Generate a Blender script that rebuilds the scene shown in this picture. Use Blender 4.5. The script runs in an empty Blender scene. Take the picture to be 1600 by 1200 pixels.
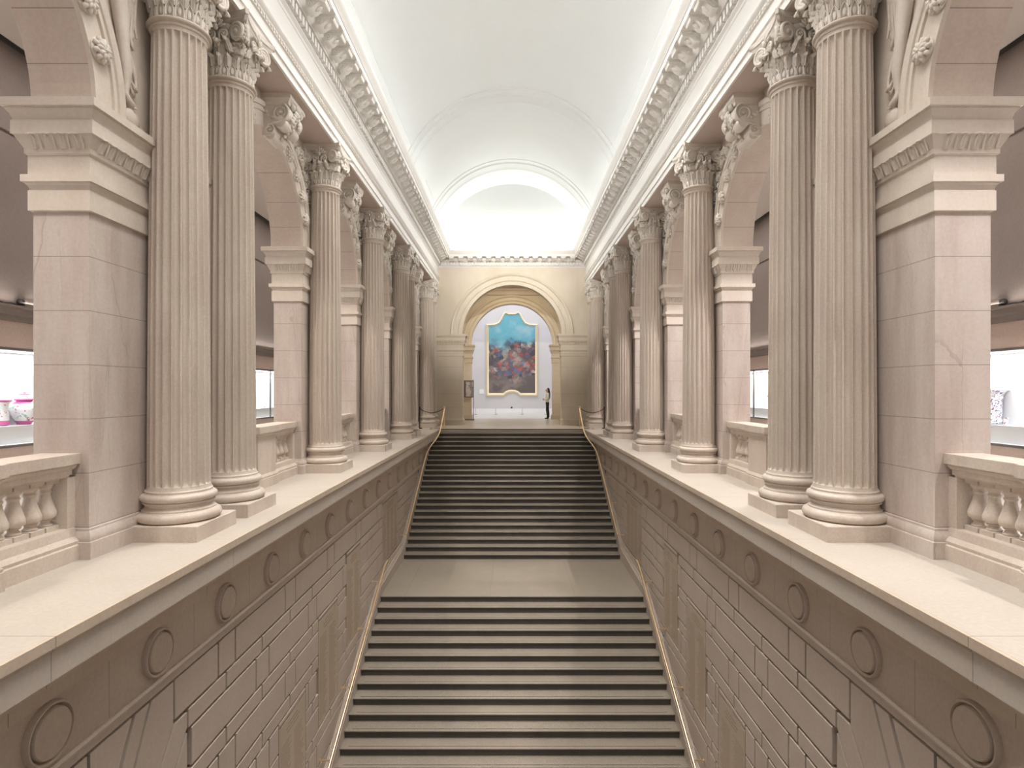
import bpy, bmesh, random
from math import sin, cos, pi, sqrt, radians, atan2
from mathutils import Vector, Matrix
random.seed(7)
S = bpy.context.scene
C = S.collection

# ------------------------------------------------------------------ camera, world, lights, exposure
cam_d = bpy.data.cameras.new('camera'); cam = bpy.data.objects.new('camera', cam_d); C.objects.link(cam)
cam.location = (0, 0, 1.6); cam.rotation_euler = (pi/2, 0, 0)
cam_d.sensor_width = 36; cam_d.lens = 36*900/1600
cam_d.shift_y = 10/1600; cam_d.clip_start = .05; cam_d.clip_end = 200
S.camera = cam
S.view_settings.view_transform = 'Standard'; S.view_settings.look = 'None'
S.view_settings.gamma = 1; S.view_settings.use_curve_mapping = False
S.view_settings.exposure = 0.42

W = bpy.data.worlds.new('world'); S.world = W; W.use_nodes = True
W.node_tree.nodes['Background'].inputs[0].default_value = (1.0, .93, .93, 1)
W.node_tree.nodes['Background'].inputs[1].default_value = .33

def area(name, loc, rot, sx, sy, power, col=(1, 1, 1), spread=180):
    l = bpy.data.lights.new(name, 'AREA'); l.shape = 'RECTANGLE'; l.size = sx; l.size_y = sy
    l.energy = power; l.color = col; l.spread = radians(spread)
    o = bpy.data.objects.new(name, l); C.objects.link(o); o.location = loc; o.rotation_euler = rot
    return o
def spot(name, loc, target, power, ang, col=(1, 1, 1), r=.04, blend=.3):
    l = bpy.data.lights.new(name, 'SPOT'); l.energy = power; l.spot_size = radians(ang); l.spot_blend = blend
    l.color = col; l.shadow_soft_size = r
    o = bpy.data.objects.new(name, l); C.objects.link(o); o.location = loc
    o.rotation_euler = (Vector(target)-Vector(loc)).to_track_quat('-Z', 'Y').to_euler()
    return o

COVE = 620
for s in (-1, 1):   # cove strips lying on the cornice, washing the vault
    area('cove_light', (s*3.05, 11.4, 8.03), (0, radians(180-s*18), 0), .2, 30.6, COVE*.155, (.93, .97, 1))
    area('cove_flood', (s*3.3, 11.4, 8.2), (0, radians(180-s*100), 0), .2, 30.6, COVE*.20, (.97, .98, 1), 55)
area('cove_light', (0, 26.35, 8.03), (radians(180-20), 0, 0), 5.6, .2, 42, (.96, .98, 1))
for s in (-1, 1):   # unseen spots added above the near bay to brighten the end wall
    spot('end_wall_fill', (s*2.6, 7.2, 8.25), (s*-1.2, 26.7, 6.1), 5200, 26, (1, .97, .92), .08, .8)
# unseen area lights added as skylight fill over the near end of the hall
for yc, p in ((3.2, 400), (10.4, 400)):
    area('skylight_fill', (0, yc, 11.05), (0, 0, 0), 4.2, 4.2, p, (1, .975, .945), 98)
for s, p, colr in ((1, 600, (1, .94, .95)), (-1, 330, (1, .92, .84))):
    for yc in (4.05, 9.6, 13.5, 17.4, 22.9):
        spot('gallery_spot', (s*5.55, yc-1.0, 6.8), (s*3.7, yc+.15, 0), p, 60, colr)
    area('gallery_cornice_glow', (s*7.58, 12, 2.95), (0, pi, 0), .06, 24, 55, (1, .93, .88))
    area('gallery_ceiling_light', (s*6.3, 11, 6.82), (0, 0, 0), .5, 24, 260 if s > 0 else 230, (1, .9, .85))
area('vestibule_light', (0, 29.6, 7.4), (0, 0, 0), 3, 2.5, 90, (1, .87, .68))
area('picture_gallery_light', (0, 37.3, 9.8), (0, 0, 0), 10, 7, 560, (.93, .96, 1))

# ------------------------------------------------------------------ mesh helpers
class MB:
    def __init__(s): s.v = []; s.f = []; s.m = []
    def face(s, idx, mi=0): s.f.append(idx); s.m.append(mi)
    def poly(s, pts, mi=0):
        n = len(s.v); s.v += [tuple(p) for p in pts]; s.face(list(range(n, n+len(pts))), mi)
    def box(s, x0, x1, y0, y1, z0, z1, mi=0):
        n = len(s.v)
        s.v += [(x0,y0,z0),(x1,y0,z0),(x1,y1,z0),(x0,y1,z0),(x0,y0,z1),(x1,y0,z1),(x1,y1,z1),(x0,y1,z1)]
        for q in ((0,3,2,1),(4,5,6,7),(0,1,5,4),(1,2,6,5),(2,3,7,6),(3,0,4,7)): s.face([n+i for i in q], mi)
    def rings(s, rings, cap=True, closed=True, mi=0, loop=False):
        n = len(s.v); k = len(rings[0])
        for r in rings: s.v += [tuple(p) for p in r]
        R = len(rings)
        for i in range(R if loop else R-1):
            a = n+i*k; b = n+((i+1) % R)*k
            for j in range(k if closed else k-1):
                j2 = (j+1) % k
                s.face([a+j, a+j2, b+j2, b+j], mi)
        if cap and not loop:
            s.face([n+j for j in range(k)][::-1], mi); s.face([n+(R-1)*k+j for j in range(k)], mi)
    def lathe(s, prof, seg=32, c=(0,0,0), cap=True, mi=0, axis='z'):
        rs = []
        for r, z in prof:
            ring = []
            for j in range(seg):
                a = 2*pi*j/seg
                if axis == 'z': ring.append((c[0]+r*cos(a), c[1]+r*sin(a), c[2]+z))
                elif axis == 'x': ring.append((c[0]+z, c[1]+r*cos(a), c[2]+r*sin(a)))
                else: ring.append((c[0]+r*cos(a), c[1]+z, c[2]+r*sin(a)))
            rs.append(ring)
        s.rings(rs, cap, True, mi)
    def loft_rect(s, prof, x0, x1, y0, y1, mi=0, cap=True):
        s.rings([[(x0-o,y0-o,z),(x1+o,y0-o,z),(x1+o,y1+o,z),(x0-o,y1+o,z)] for o, z in prof], cap, True, mi)
    def ext_y(s, pts, y0, y1, sx=1, mi=0):
        s.rings([[(sx*u, y0, z) for u, z in pts], [(sx*u, y1, z) for u, z in pts]], True, True, mi)
    def tube(s, path, rad, seg=8, cap=True, mi=0, squash=None):
        path = [Vector(p) for p in path]; n = len(path)
        rr = rad if isinstance(rad, (list, tuple)) else [rad]*n
        t0 = (path[1]-path[0]).normalized()
        ref = Vector((0,0,1)) if abs(t0.z) < .9 else Vector((1,0,0))
        nrm = t0.cross(ref).normalized(); rs = []
        for i in range(n):
            t = (path[min(i+1,n-1)]-path[max(i-1,0)])
            if t.length < 1e-9: t = t0.copy()
            t.normalize(); nrm = (nrm - t*nrm.dot(t))
            if nrm.length < 1e-6: nrm = t.orthogonal()
            nrm.normalize(); b = t.cross(nrm)
            rs.append([path[i]+(nrm*cos(2*pi*j/seg)+b*sin(2*pi*j/seg))*rr[i] for j in range(seg)])
        s.rings(rs, cap, True, mi)
    def ell(s, c, r, seg=12, rng=7, M=None, mi=0):
        rs = []
        for i in range(rng+1):
            ph = -pi/2+pi*i/rng; ph = max(-pi/2+.02, min(pi/2-.02, ph))
            ring = []
            for j in range(seg):
                a = 2*pi*j/seg
                p = Vector((r[0]*cos(ph)*cos(a), r[1]*cos(ph)*sin(a), r[2]*sin(ph)))
                if M: p = M @ p
                ring.append(p+Vector(c))
            rs.append(ring)
        s.rings(rs, True, True, mi)
    def add(s, o, M=None, mi=None):
        n = len(s.v)
        s.v += [tuple(M @ Vector(p)) if M else p for p in o.v]
        for f, m in zip(o.f, o.m): s.face([n+i for i in f], m if mi is None else mi)
    def mesh(s, name, mats, smooth=None):
        me = bpy.data.meshes.new(name); me.from_pydata(s.v, [], s.f)
        if not isinstance(mats, (list, tuple)): mats = [mats]
        for m in mats: me.materials.append(m)
        me.polygons.foreach_set('material_index', s.m)
        bm = bmesh.new(); bm.from_mesh(me); bmesh.ops.recalc_face_normals(bm, faces=bm.faces); bm.to_mesh(me); bm.free()
        if smooth:
            me.polygons.foreach_set('use_smooth', [True]*len(me.polygons)); me.set_sharp_from_angle(angle=radians(smooth))
        me.update(); return me
    def obj(s, name, mats, parent=None, smooth=None, loc=None, rot=None):
        return link(name, s.mesh(name, mats, smooth), parent, loc, rot)

def link(name, me, parent=None, loc=None, rot=None, scale=None):
    o = bpy.data.objects.new(name, me); C.objects.link(o)
    if parent: o.parent = parent
    if loc: o.location = loc
    if rot: o.rotation_euler = rot
    if scale: o.scale = scale
    return o
def tag(o, label, cat, group=None, kind=None):
    o['label'] = label; o['category'] = cat
    if group: o['group'] = group
    if kind: o['kind'] = kind
    return o
def thing(name, label, cat, loc=(0,0,0), rot=None, group=None, kind='thing', scale=None):
    return tag(link(name, None, None, loc, rot, scale), label, cat, group, kind)
def struct(o, label=None, cat=None):
    o['kind'] = 'structure'
    if label: o['label'] = label; o['category'] = cat or 'wall'
    return o

# ------------------------------------------------------------------ materials
def mat(name): 
    m = bpy.data.materials.new(name); m.use_nodes = True
    return m, m.node_tree.nodes, m.node_tree.links, m.node_tree.nodes['Principled BSDF']
def plain(name, col, rough=.5, metal=0, emit=None, trans=0, ior=1.45, alpha=1, coat=0):
    m, N, L, P = mat(name)
    P.inputs['Base Color'].default_value = (*col, 1); P.inputs['Roughness'].default_value = rough
    P.inputs['Metallic'].default_value = metal; P.inputs['Transmission Weight'].default_value = trans
    P.inputs['IOR'].default_value = ior; P.inputs['Coat Weight'].default_value = coat
    if emit: P.inputs['Emission Color'].default_value = (*emit[0], 1); P.inputs['Emission Strength'].default_value = emit[1]
    return m
def math(N, L, op, a, b=None):
    n = N.new('ShaderNodeMath'); n.operation = op
    for i, x in enumerate((a, b)):
        if x is None: continue
        if isinstance(x, (int, float)): n.inputs[i].default_value = x
        else: L.new(x, n.inputs[i])
    return n.outputs[0]
def mix(N, L, fac, a, b, mode='MIX'):
    n = N.new('ShaderNodeMix'); n.data_type = 'RGBA'; n.blend_type = mode
    for sock, x in ((n.inputs[0], fac), (n.inputs[6], a), (n.inputs[7], b)):
        if isinstance(x, (int, float)): sock.default_value = x
        elif isinstance(x, tuple): sock.default_value = (*x, 1)
        else: L.new(x, sock)
    return n.outputs[2]
def noise(N, L, vec, scale, detail=4, rough=.55):
    n = N.new('ShaderNodeTexNoise'); n.inputs['Scale'].default_value = scale; n.inputs['Detail'].default_value = detail
    n.inputs['Roughness'].default_value = rough; L.new(vec, n.inputs['Vector']); return n.outputs[0]
def ramp(N, L, fac, p0, p1):
    n = N.new('ShaderNodeMapRange'); n.inputs[1].default_value = p0; n.inputs[2].default_value = p1; L.new(fac, n.inputs[0]); return n.outputs[0]
def stone(name, c1, c2, c3, rough=.62, joints=(), bump=.12, streak=.5, speck=0, fine=28, crack=0):
    """limestone: two tones in soft clouds and vertical veins, fine grain, optional joint lines (axis, origin, period, width)"""
    m, N, L, P = mat(name)
    g = N.new('ShaderNodeNewGeometry'); pos = g.outputs['Position']
    mp = N.new('ShaderNodeMapping'); mp.inputs['Scale'].default_value = (1, 1, .18); L.new(pos, mp.inputs[0])
    cloud = ramp(N, L, noise(N, L, pos, .9, 5), .3, .7)
    vein = ramp(N, L, noise(N, L, mp.outputs[0], 3.2, 6, .6), .42, .72)
    grain = noise(N, L, pos, fine, 3, .7)
    col = mix(N, L, cloud, c1, c2)
    col = mix(N, L, math(N, L, 'MULTIPLY', vein, streak), col, c3)
    col = mix(N, L, .08 if not speck else speck, col, mix(N, L, ramp(N, L, grain, .35, .65), (.25,.23,.2), (.9,.88,.84)), 'OVERLAY')
    if crack:
        mp2 = N.new('ShaderNodeMapping'); mp2.inputs['Scale'].default_value = (1, 1, .07); L.new(pos, mp2.inputs[0])
        nd = N.new('ShaderNodeTexNoise'); nd.inputs['Scale'].default_value = 5; nd.inputs['Detail'].default_value = 3; L.new(pos, nd.inputs['Vector'])
        vm = N.new('ShaderNodeVectorMath'); vm.operation = 'MULTIPLY_ADD'; vm.inputs[1].default_value = (.05, .05, .01)
        L.new(nd.outputs['Color'], vm.inputs[0]); L.new(mp2.outputs[0], vm.inputs[2])
        vo = N.new('ShaderNodeTexVoronoi'); vo.feature = 'DISTANCE_TO_EDGE'; vo.inputs['Scale'].default_value = 3.2; L.new(vm.outputs[0], vo.inputs['Vector'])
        msk = ramp(N, L, noise(N, L, pos, 1.7, 2), .45, .6)
        cr = math(N, L, 'MULTIPLY', math(N, L, 'LESS_THAN', vo.outputs['Distance'], .008), msk)
        col = mix(N, L, math(N, L, 'MULTIPLY', cr, crack), col, (.2,.14,.11))
    sep = N.new('ShaderNodeSeparateXYZ'); L.new(pos, sep.inputs[0])
    for ax, o0, per, w in joints:
        t = math(N, L, 'FRACT', math(N, L, 'DIVIDE', math(N, L, 'SUBTRACT', sep.outputs['XYZ'.index(ax)], o0-w/2), per))
        j = math(N, L, 'LESS_THAN', t, w/per)
        col = mix(N, L, math(N, L, 'MULTIPLY', j, .55), col, (.13, .1, .08))
    L.new(col, P.inputs['Base Color']); P.inputs['Roughness'].default_value = rough
    b = N.new('ShaderNodeBump'); b.inputs['Strength'].default_value = bump; b.inputs['Distance'].default_value = .01
    L.new(grain, b.inputs['Height']); L.new(b.outputs[0], P.inputs['Normal'])
    return m
M_pier = stone('pier_limestone', (.56,.485,.43), (.64,.565,.51), (.43,.335,.29), joints=(('Z', .81, .5175, .008),), streak=.8, crack=.28)
M_wall = stone('arcade_limestone', (.64,.565,.485), (.70,.625,.545), (.58,.49,.41))
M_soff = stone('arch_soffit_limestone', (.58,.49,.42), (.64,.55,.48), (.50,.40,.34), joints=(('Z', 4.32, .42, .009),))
M_colm = stone('column_limestone', (.57,.49,.415), (.64,.56,.485), (.46,.365,.31), streak=.6, bump=.15, speck=.12, fine=45)
M_cap = stone('carved_limestone', (.66,.60,.53), (.72,.66,.59), (.60,.53,.455), streak=.2)
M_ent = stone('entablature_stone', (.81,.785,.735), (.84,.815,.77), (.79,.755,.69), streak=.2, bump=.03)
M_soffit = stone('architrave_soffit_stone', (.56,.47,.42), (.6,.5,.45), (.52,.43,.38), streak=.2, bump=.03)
M_ledge = stone('ledge_stone', (.47,.415,.355), (.52,.465,.405), (.44,.385,.325), joints=(('Y', 3.75, 2.45, .008),), streak=.2, bump=.05)
M_cop = stone('coping_stone', (.52,.43,.33), (.58,.49,.39), (.44,.33,.26), joints=(('Y', 3.75, 2.45, .008),))
M_block = stone('stair_wall_limestone', (.465,.39,.325), (.51,.435,.37), (.425,.35,.29), streak=.3, bump=.05)
M_groove = stone('stair_wall_groove', (.15,.115,.085), (.17,.135,.10), (.13,.10,.075), streak=.2, bump=.05)
M_frieze = stone('stair_frieze_limestone', (.48,.40,.325), (.52,.44,.365), (.44,.355,.29), joints=(('Y', 4.745, 1.27, .007),), streak=.3, bump=.05)
M_tab = stone('polished_tablet_stone', (.45,.365,.28), (.49,.40,.32), (.42,.335,.26), rough=.3, streak=.2, bump=.0)
M_letter = plain('engraved_gilt', (.34,.265,.20), .5)
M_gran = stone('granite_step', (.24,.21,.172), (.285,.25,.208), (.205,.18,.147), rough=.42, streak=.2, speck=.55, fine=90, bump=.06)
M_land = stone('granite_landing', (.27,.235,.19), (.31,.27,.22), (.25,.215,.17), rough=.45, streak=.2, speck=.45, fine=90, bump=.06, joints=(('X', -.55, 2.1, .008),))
M_riser_shade = stone('granite_riser_shade', (.075,.07,.062), (.10,.092,.08), (.05,.046,.042), rough=.5, streak=.4, speck=.3, fine=90, bump=.03)  # shade of the unlit risers put into a darker copy of the granite
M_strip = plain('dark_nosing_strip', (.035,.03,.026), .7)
M_floor = stone('upper_floor_stone', (.5,.43,.34), (.55,.48,.39), (.47,.4,.31), rough=.3, streak=.2, bump=.02, joints=(('Y', 24.6, 1.1, .01),))
M_gfloor = stone('gallery_floor_stone', (.62,.57,.52), (.68,.63,.58), (.6,.54,.49), rough=.25, streak=.1, bump=.02)
M_pfloor = stone('picture_gallery_floor', (.62,.6,.57), (.68,.66,.63), (.6,.58,.55), rough=.2, streak=.1, bump=.02)
M_vault = stone('vault_plaster', (.83,.84,.815), (.845,.855,.835), (.81,.82,.79), streak=.15, bump=.02, rough=.8)
M_end = stone('end_wall_stone', (.62,.53,.41), (.68,.60,.49), (.57,.47,.35), joints=(('Z', .2, .62, .006),), streak=.35)
M_end2 = stone('end_wall_plain_stone', (.64,.555,.43), (.70,.62,.51), (.58,.485,.36), streak=.35)
M_gwall = stone('gallery_paint', (.20,.165,.148), (.225,.19,.17), (.19,.16,.14), streak=.2, bump=.01, rough=.7)
M_gband = stone('gallery_band_paint', (.50,.40,.345), (.52,.42,.365), (.49,.39,.335), streak=.1, bump=.01, rough=.6)
M_gceil = plain('gallery_ceiling_paint', (.55,.5,.45), .8)
M_lav = stone('picture_gallery_paint', (.60,.58,.60), (.63,.61,.63), (.58,.56,.58), streak=.1, bump=.01, rough=.8)
M_white = plain('white_paint', (.85,.85,.86), .5)
M_brass = plain('brass', (.88,.66,.42), .3, 1)
M_black = plain('black_metal', (.02,.018,.017), .45)
M_dkgrey = plain('grey_metal', (.2,.19,.18), .4, .6)
M_glass = plain('clear_glass', (.97,.99,.99), .02, 0, None, 1, 1.02)
M_gold = plain('gilt_frame', (.80,.68,.48), .4, .25)

# ------------------------------------------------------------------ measures
U_COL = 3.74; U_PIER = 4.04; U_PB = 4.57; Z_ENT = 6.40; Z_IMP = 4.32
COLS = [6.48, 7.65, 11.55, 15.45, 19.35, 20.5, 25.15, 26.27]
PIERS = [(5.50, 8.15), (11.05, 12.05), (14.95, 15.95), (18.87, 21.3), (24.5, 26.72)]
ARCHES = [(4.05, 1.53), (9.60, 1.53), (13.5, 1.53), (17.41, 1.54), (22.9, 1.68)]
Y_END = 26.75; Y_TOP = 24.0; RISE = .1507; RUN = .3055; N = 23
Z_L = -N*RISE; Y_LB = Y_TOP-(N-1)*RUN; Y_LF = 14.2
Z_B = 2*Z_L; Y_BB = Y_LF-(N-1)*RUN
U_ST = 3.24; U_W = 3.32
def nose_z(y):   # height of the nosing line
    if y >= Y_TOP: return 0
    if y >= Y_LB: return -(Y_TOP-y)/RUN*RISE
    if y >= Y_LF: return Z_L
    if y >= Y_BB: return Z_L-(Y_LF-y)/RUN*RISE
    return Z_B
SIDE = {-1: 'left', 1: 'right'}

# ------------------------------------------------------------------ setting: vault, end wall, floors
VC, RV, RP = 7.6, 3.57, 3.75
def arc_strip(rs_y, n=64):
    b = MB()
    rings = []
    for r, y in rs_y:
        rings.append([(r*cos(pi*(i/n)), y, VC+r*sin(pi*(i/n))) for i in range(n+1)])
    b.rings(rings, False, False)
    return b
vp = [(RP, -4), (RP, 5.0), (3.66, 5.03), (3.66, 5.3), (RV, 5.33), (RV, 8.2), (3.66, 8.23), (3.66, 8.5), (RP, 8.53),
      (RP, 18.52), (RP-.035, 18.54), (RP-.035, 18.62), (RP-.02, 18.64), (RP-.03, 18.80), (RP-.085, 18.84), (RP-.085, 18.9), (RP-.13, 19.02), (RP-.15, 19.1), (RV, 19.13), (RV, 21.0), (RP, 21.03),
      (RP, 24.22), (RP-.035, 24.24), (RP-.035, 24.32), (RP-.02, 24.34), (RP-.03, 24.5), (RP-.085, 24.54), (RP-.085, 24.62), (RP-.13, 24.75), (RP-.15, 24.9), (RV, 24.93), (RV, 27.2)]
vb = arc_strip(vp)
# thin raised fillets bordering the panels along the springing
for th in (30, 150):
    for y0, y1 in ((8.53, 18.5), (21.2, 24.2)):
        a, a2 = radians(th), radians(th+(.45 if th < 90 else -.45))
        r0 = RP-.016
        vb.rings([[(q*cos(t), y, VC+q*sin(t)) for q, t in ((RP+.01, a), (r0, a), (r0, a2), (RP+.01, a2))] for y in (y0, y1)])
vault = struct(vb.obj('ceiling', M_vault, None, 40), 'cream plaster barrel vault over the staircase hall', 'ceiling')
for k, yc in enumerate((3.2, 10.4)):   # frames added round the two unseen skylight fill lights
    b = MB()
    for x0, x1, y0, y1 in ((-2.3,-2.1,-2.3,2.3),(2.1,2.3,-2.3,2.3),(-2.1,2.1,-2.3,-2.1),(-2.1,2.1,2.1,2.3)): b.box(x0, x1, yc+y0, yc+y1, 10.95, 11.3)
    struct(b.obj('trim_skylight_fill_%d' % (k+1), M_ent), 'plaster frame added round unseen skylight fill in the vault, %s' % ('over the balcony' if k == 0 else 'over the landing'), 'skylight')
# outer shell so that no daylight leaks round the vault
sh = MB(); sh.box(-8.2, 8.2, -4, 33, 11.6, 11.75)
for s in (-1, 1): sh.box(*sorted((s*4.62, s*4.75)), -4, 27.25, 7.0, 11.65)
struct(sh.obj('ceiling_shell', M_gceil), 'flat roof slab above the vault', 'ceiling')

tb = MB(); tb.poly([(3.62*cos(pi*i/48), Y_END-.012, max(7.97, VC+3.62*sin(pi*i/48))) for i in range(49)])
struct(tb.obj('wall_tympanum', M_vault), 'plaster half-round end of the vault above the end cornice', 'wall')
def arch_wall(b, axis, t0, t1, a0, a1, zb, zt, arches, spring, n=28, mi=0, mis=0):
    """wall slab between t0,t1 (thickness) running a0..a1, with round-headed openings [(centre, radius)] springing at `spring`"""
    def P(a, t, z): return (t, a, z) if axis == 'y' else (a, t, z)
    def slab(x0, x1, z0, z1):
        p = [P(x0,t0,z0), P(x1,t0,z0), P(x1,t1,z0), P(x0,t1,z0), P(x0,t0,z1), P(x1,t0,z1), P(x1,t1,z1), P(x0,t1,z1)]
        k = len(b.v); b.v += p
        for q in ((0,3,2,1),(4,5,6,7),(0,1,5,4),(1,2,6,5),(2,3,7,6),(3,0,4,7)): b.face([k+i for i in q], mi)
    cur = a0
    for c, r in arches:
        if c-r > cur: slab(cur, c-r, zb, zt)
        pts = [(c-r*cos(pi*i/n), spring+r*sin(pi*i/n)) for i in range(n+1)]
        for (x0, z0), (x1, z1) in zip(pts, pts[1:]):
            b.poly([P(x0,t0,z0), P(x1,t0,z1), P(x1,t0,zt), P(x0,t0,zt)], mi)
            b.poly([P(x0,t1,z0), P(x1,t1,z1), P(x1,t1,zt), P(x0,t1,zt)], mi)
            b.poly([P(x0,t0,z0), P(x1,t0,z1), P(x1,t1,z1), P(x0,t1,z0)], mis)
        b.poly([P(c-r,t0,zt), P(c+r,t0,zt), P(c+r,t1,zt), P(c-r,t1,zt)], mi)
        if spring > zb:
            for e in (c-r, c+r): b.poly([P(e,t0,zb), P(e,t0,spring), P(e,t1,spring), P(e,t1,zb)], mis)
        cur = c+r
    if a1 > cur: slab(cur, a1, zb, zt)

eb = MB()
arch_wall(eb, 'x', Y_END, Y_END+.5, -4.7, 4.7, 0, 11.6, [(0, 2.3)], 4.2, 48)
wend = struct(eb.obj('wall_end', M_end2, None, 40), 'buff stone end wall pierced by the tall round arch', 'wall')
ib = MB()
arch_wall(ib, 'x', 32.0, 32.6, -8.2, 8.2, 0, 11.6, [(0, 2.28)], 4.15, 48)
struct(ib.obj('wall_inner', M_end2, None, 40), 'buff stone inner wall with the second round arch', 'wall')
def ring_mould(b, prof, c, r, spring, pl, axis, sgn, n=48, a0=0, a1=180):
    """archivolt: profile [(dr, dproj)] swept round an arch. pl = wall plane, sgn = direction of projection along the thickness axis"""
    rr = []
    for i in range(n+1):
        a = radians(a0+(a1-a0)*i/n)
        ring = []
        for dr, dp in prof:
            q = r+dr; al = c-q*cos(a); z = spring+q*sin(a); t = pl+sgn*dp
            ring.append((t, al, z) if axis == 'y' else (al, t, z))
        rr.append(ring)
    b.rings(rr, True, True)
AV_END = [(-.006,-.02),(-.006,.03),(.16,.03),(.165,.055),(.2,.06),(.21,.03),(.40,.03),(.42,.06),(.47,.1),(.53,.11),(.56,.09),(.56,-.02)]
for nm, pl, r, spr, lab in (('end_arch_moulding', Y_END, 2.3, 4.2, 'carved round arch moulding on the end wall framing the opening'),
                            ('inner_arch_moulding', 32.0, 2.28, 4.15, 'smaller arch moulding seen through the end arch')):
    k = .82 if 'inner' in nm else 1
    t = thing('arch_moulding', lab, 'arch', (0, pl, 0))
    a = MB(); ring_mould(a, [(x*k, p) for x, p in AV_END], 0, r, spr, 0, 'x', -1); a.obj('archivolt', M_end2, t, 40)
    a = MB()
    nb = 110
    for i in range(nb+1):
        an = pi*i/nb; q = r+.19*k
        a.ell((-q*cos(an), -.06, spr+q*sin(an)), (.022, .03, .022), 6, 4)
    a.obj('bead_moulding', M_end2, t, 60)

# tympanum rim is the wall itself; end piers with imposts
IMPOST = [(0,3.305),(.03,3.31),(.03,3.5),(.02,3.505),(.022,3.52),(.035,3.55),(.05,3.565),(.05,3.572),(.07,3.574),(.07,3.64),(.03,3.645),(.03,3.83),(.05,3.845),(.05,3.89),(.055,3.9),(.08,3.95),(.105,4.0),(.12,4.005),(.12,4.13),(.11,4.135),(.112,4.15),(.125,4.19),(.15,4.225),(.15,4.24),(.175,4.242),(.175,4.32)]
BASE = [(.06,0),(.06,.16),(.045,.165),(.05,.19),(.045,.22),(.015,.26),(.015,.28),(0,.29)]
def leaf_unit(w=.13, h=.13):
    """one carved water-leaf of the impost moulding: hangs from z=0 to -h, x across, y outward (toward -y)"""
    b = MB(); rs = []
    for i in range(7):
        t = i/6; hw = w*.46*sin(pi*min(1, .2+.8*(1-t)**.8))**.7*(1-t*.55)+.004
        yo = -.055*(1-t)**1.5-.012
        rs.append([(-hw, yo+.018, -h*t), (-hw*.45, yo-.008, -h*t), (0, yo+.006, -h*t), (hw*.45, yo-.008, -h*t), (hw, yo+.018, -h*t), (0, yo+.03, -h*t)])
    b.rings(rs)
    b.tube([(w*.5, -.05, 0), (w*.5, -.03, -h*.5), (w*.5, -.008, -h)], [.009, .011, .006], 5)
    b.tube([(-w*.42, -.05, -.004), (-w*.2, -.066, -.012), (0, -.068, -.004), (w*.2, -.066, -.012), (w*.42, -.05, -.004)], .009, 5)
    return b
LEAF = leaf_unit()
def leaf_run(b, p0, p1, nrm, z, off):
    """row of leaves between plan points p0,p1 with outward plan normal nrm"""
    p0 = Vector((*p0, 0)); p1 = Vector((*p1, 0)); d = p1-p0; n = max(1, round(d.length/.13)); 
    ang = atan2(nrm[1], nrm[0])+pi/2
    sc = d.length/n/.13
    for i in range(n):
        p = p0+d*((i+.5)/n)+Vector((nrm[0], nrm[1], 0))*off
        b.add(LEAF, Matrix.Translation((p.x, p.y, z)) @ Matrix.Rotation(ang, 4, 'Z') @ Matrix.Diagonal((sc, 1, 1, 1)))
def make_pier(label, x0, x1, y0, y1, m, faces, zs=1.0, dz=0, group=None):
    t = thing('pier', label, 'pier', ((x0+x1)/2, (y0+y1)/2, 0), group=group)
    cx, cy = (x0+x1)/2, (y0+y1)/2; X0, X1, Y0, Y1 = x0-cx, x1-cx, y0-cy, y1-cy
    b = MB(); b.loft_rect(BASE, X0, X1, Y0, Y1); b.obj('plinth', m, t, 30)
    b = MB(); b.box(X0, X1, Y0, Y1, .28, 3.31+dz); b.obj('shaft', m, t)
    b = MB(); b.loft_rect([(o, z+dz) for o, z in IMPOST], X0, X1, Y0, Y1); b.obj('impost', M_wall if m is M_pier else m, t, 18)
    b = MB()
    if 'f' in faces: leaf_run(b, (X0, Y0), (X1, Y0), (0, -1), 4.012+dz, .055)
    b.obj('leaf_moulding', M_cap if m is M_pier else m, t, 50); b = MB()
    if 'l' in faces: leaf_run(b, (X0, Y0), (X0, Y1), (-1, 0), 4.012+dz, .055)
    if 'r' in faces: leaf_run(b, (X1, Y0), (X1, Y1), (1, 0), 4.012+dz, .055)
    b.obj('leaf_moulding', M_cap if m is M_pier else m, t, 50)
    return t
for s in (-1, 1):
    x0, x1 = sorted((s*2.28, s*3.6))
    make_pier('buff stone pier carrying the end arch, %s of the stair head' % SIDE[s], x0, x1, Y_END-.03, Y_END+.53, M_end, 'f' + ('r' if s < 0 else 'l'), dz=-.12)
    x0, x1 = sorted((s*2.26, s*3.0))
    make_pier('inner stone pier beyond the end arch, %s' % ('beside the sign stand' if s < 0 else 'behind the standing woman'), x0, x1, 31.97, 32.63, M_end, 'f' + ('r' if s < 0 else 'l'), dz=-.17)

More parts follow.
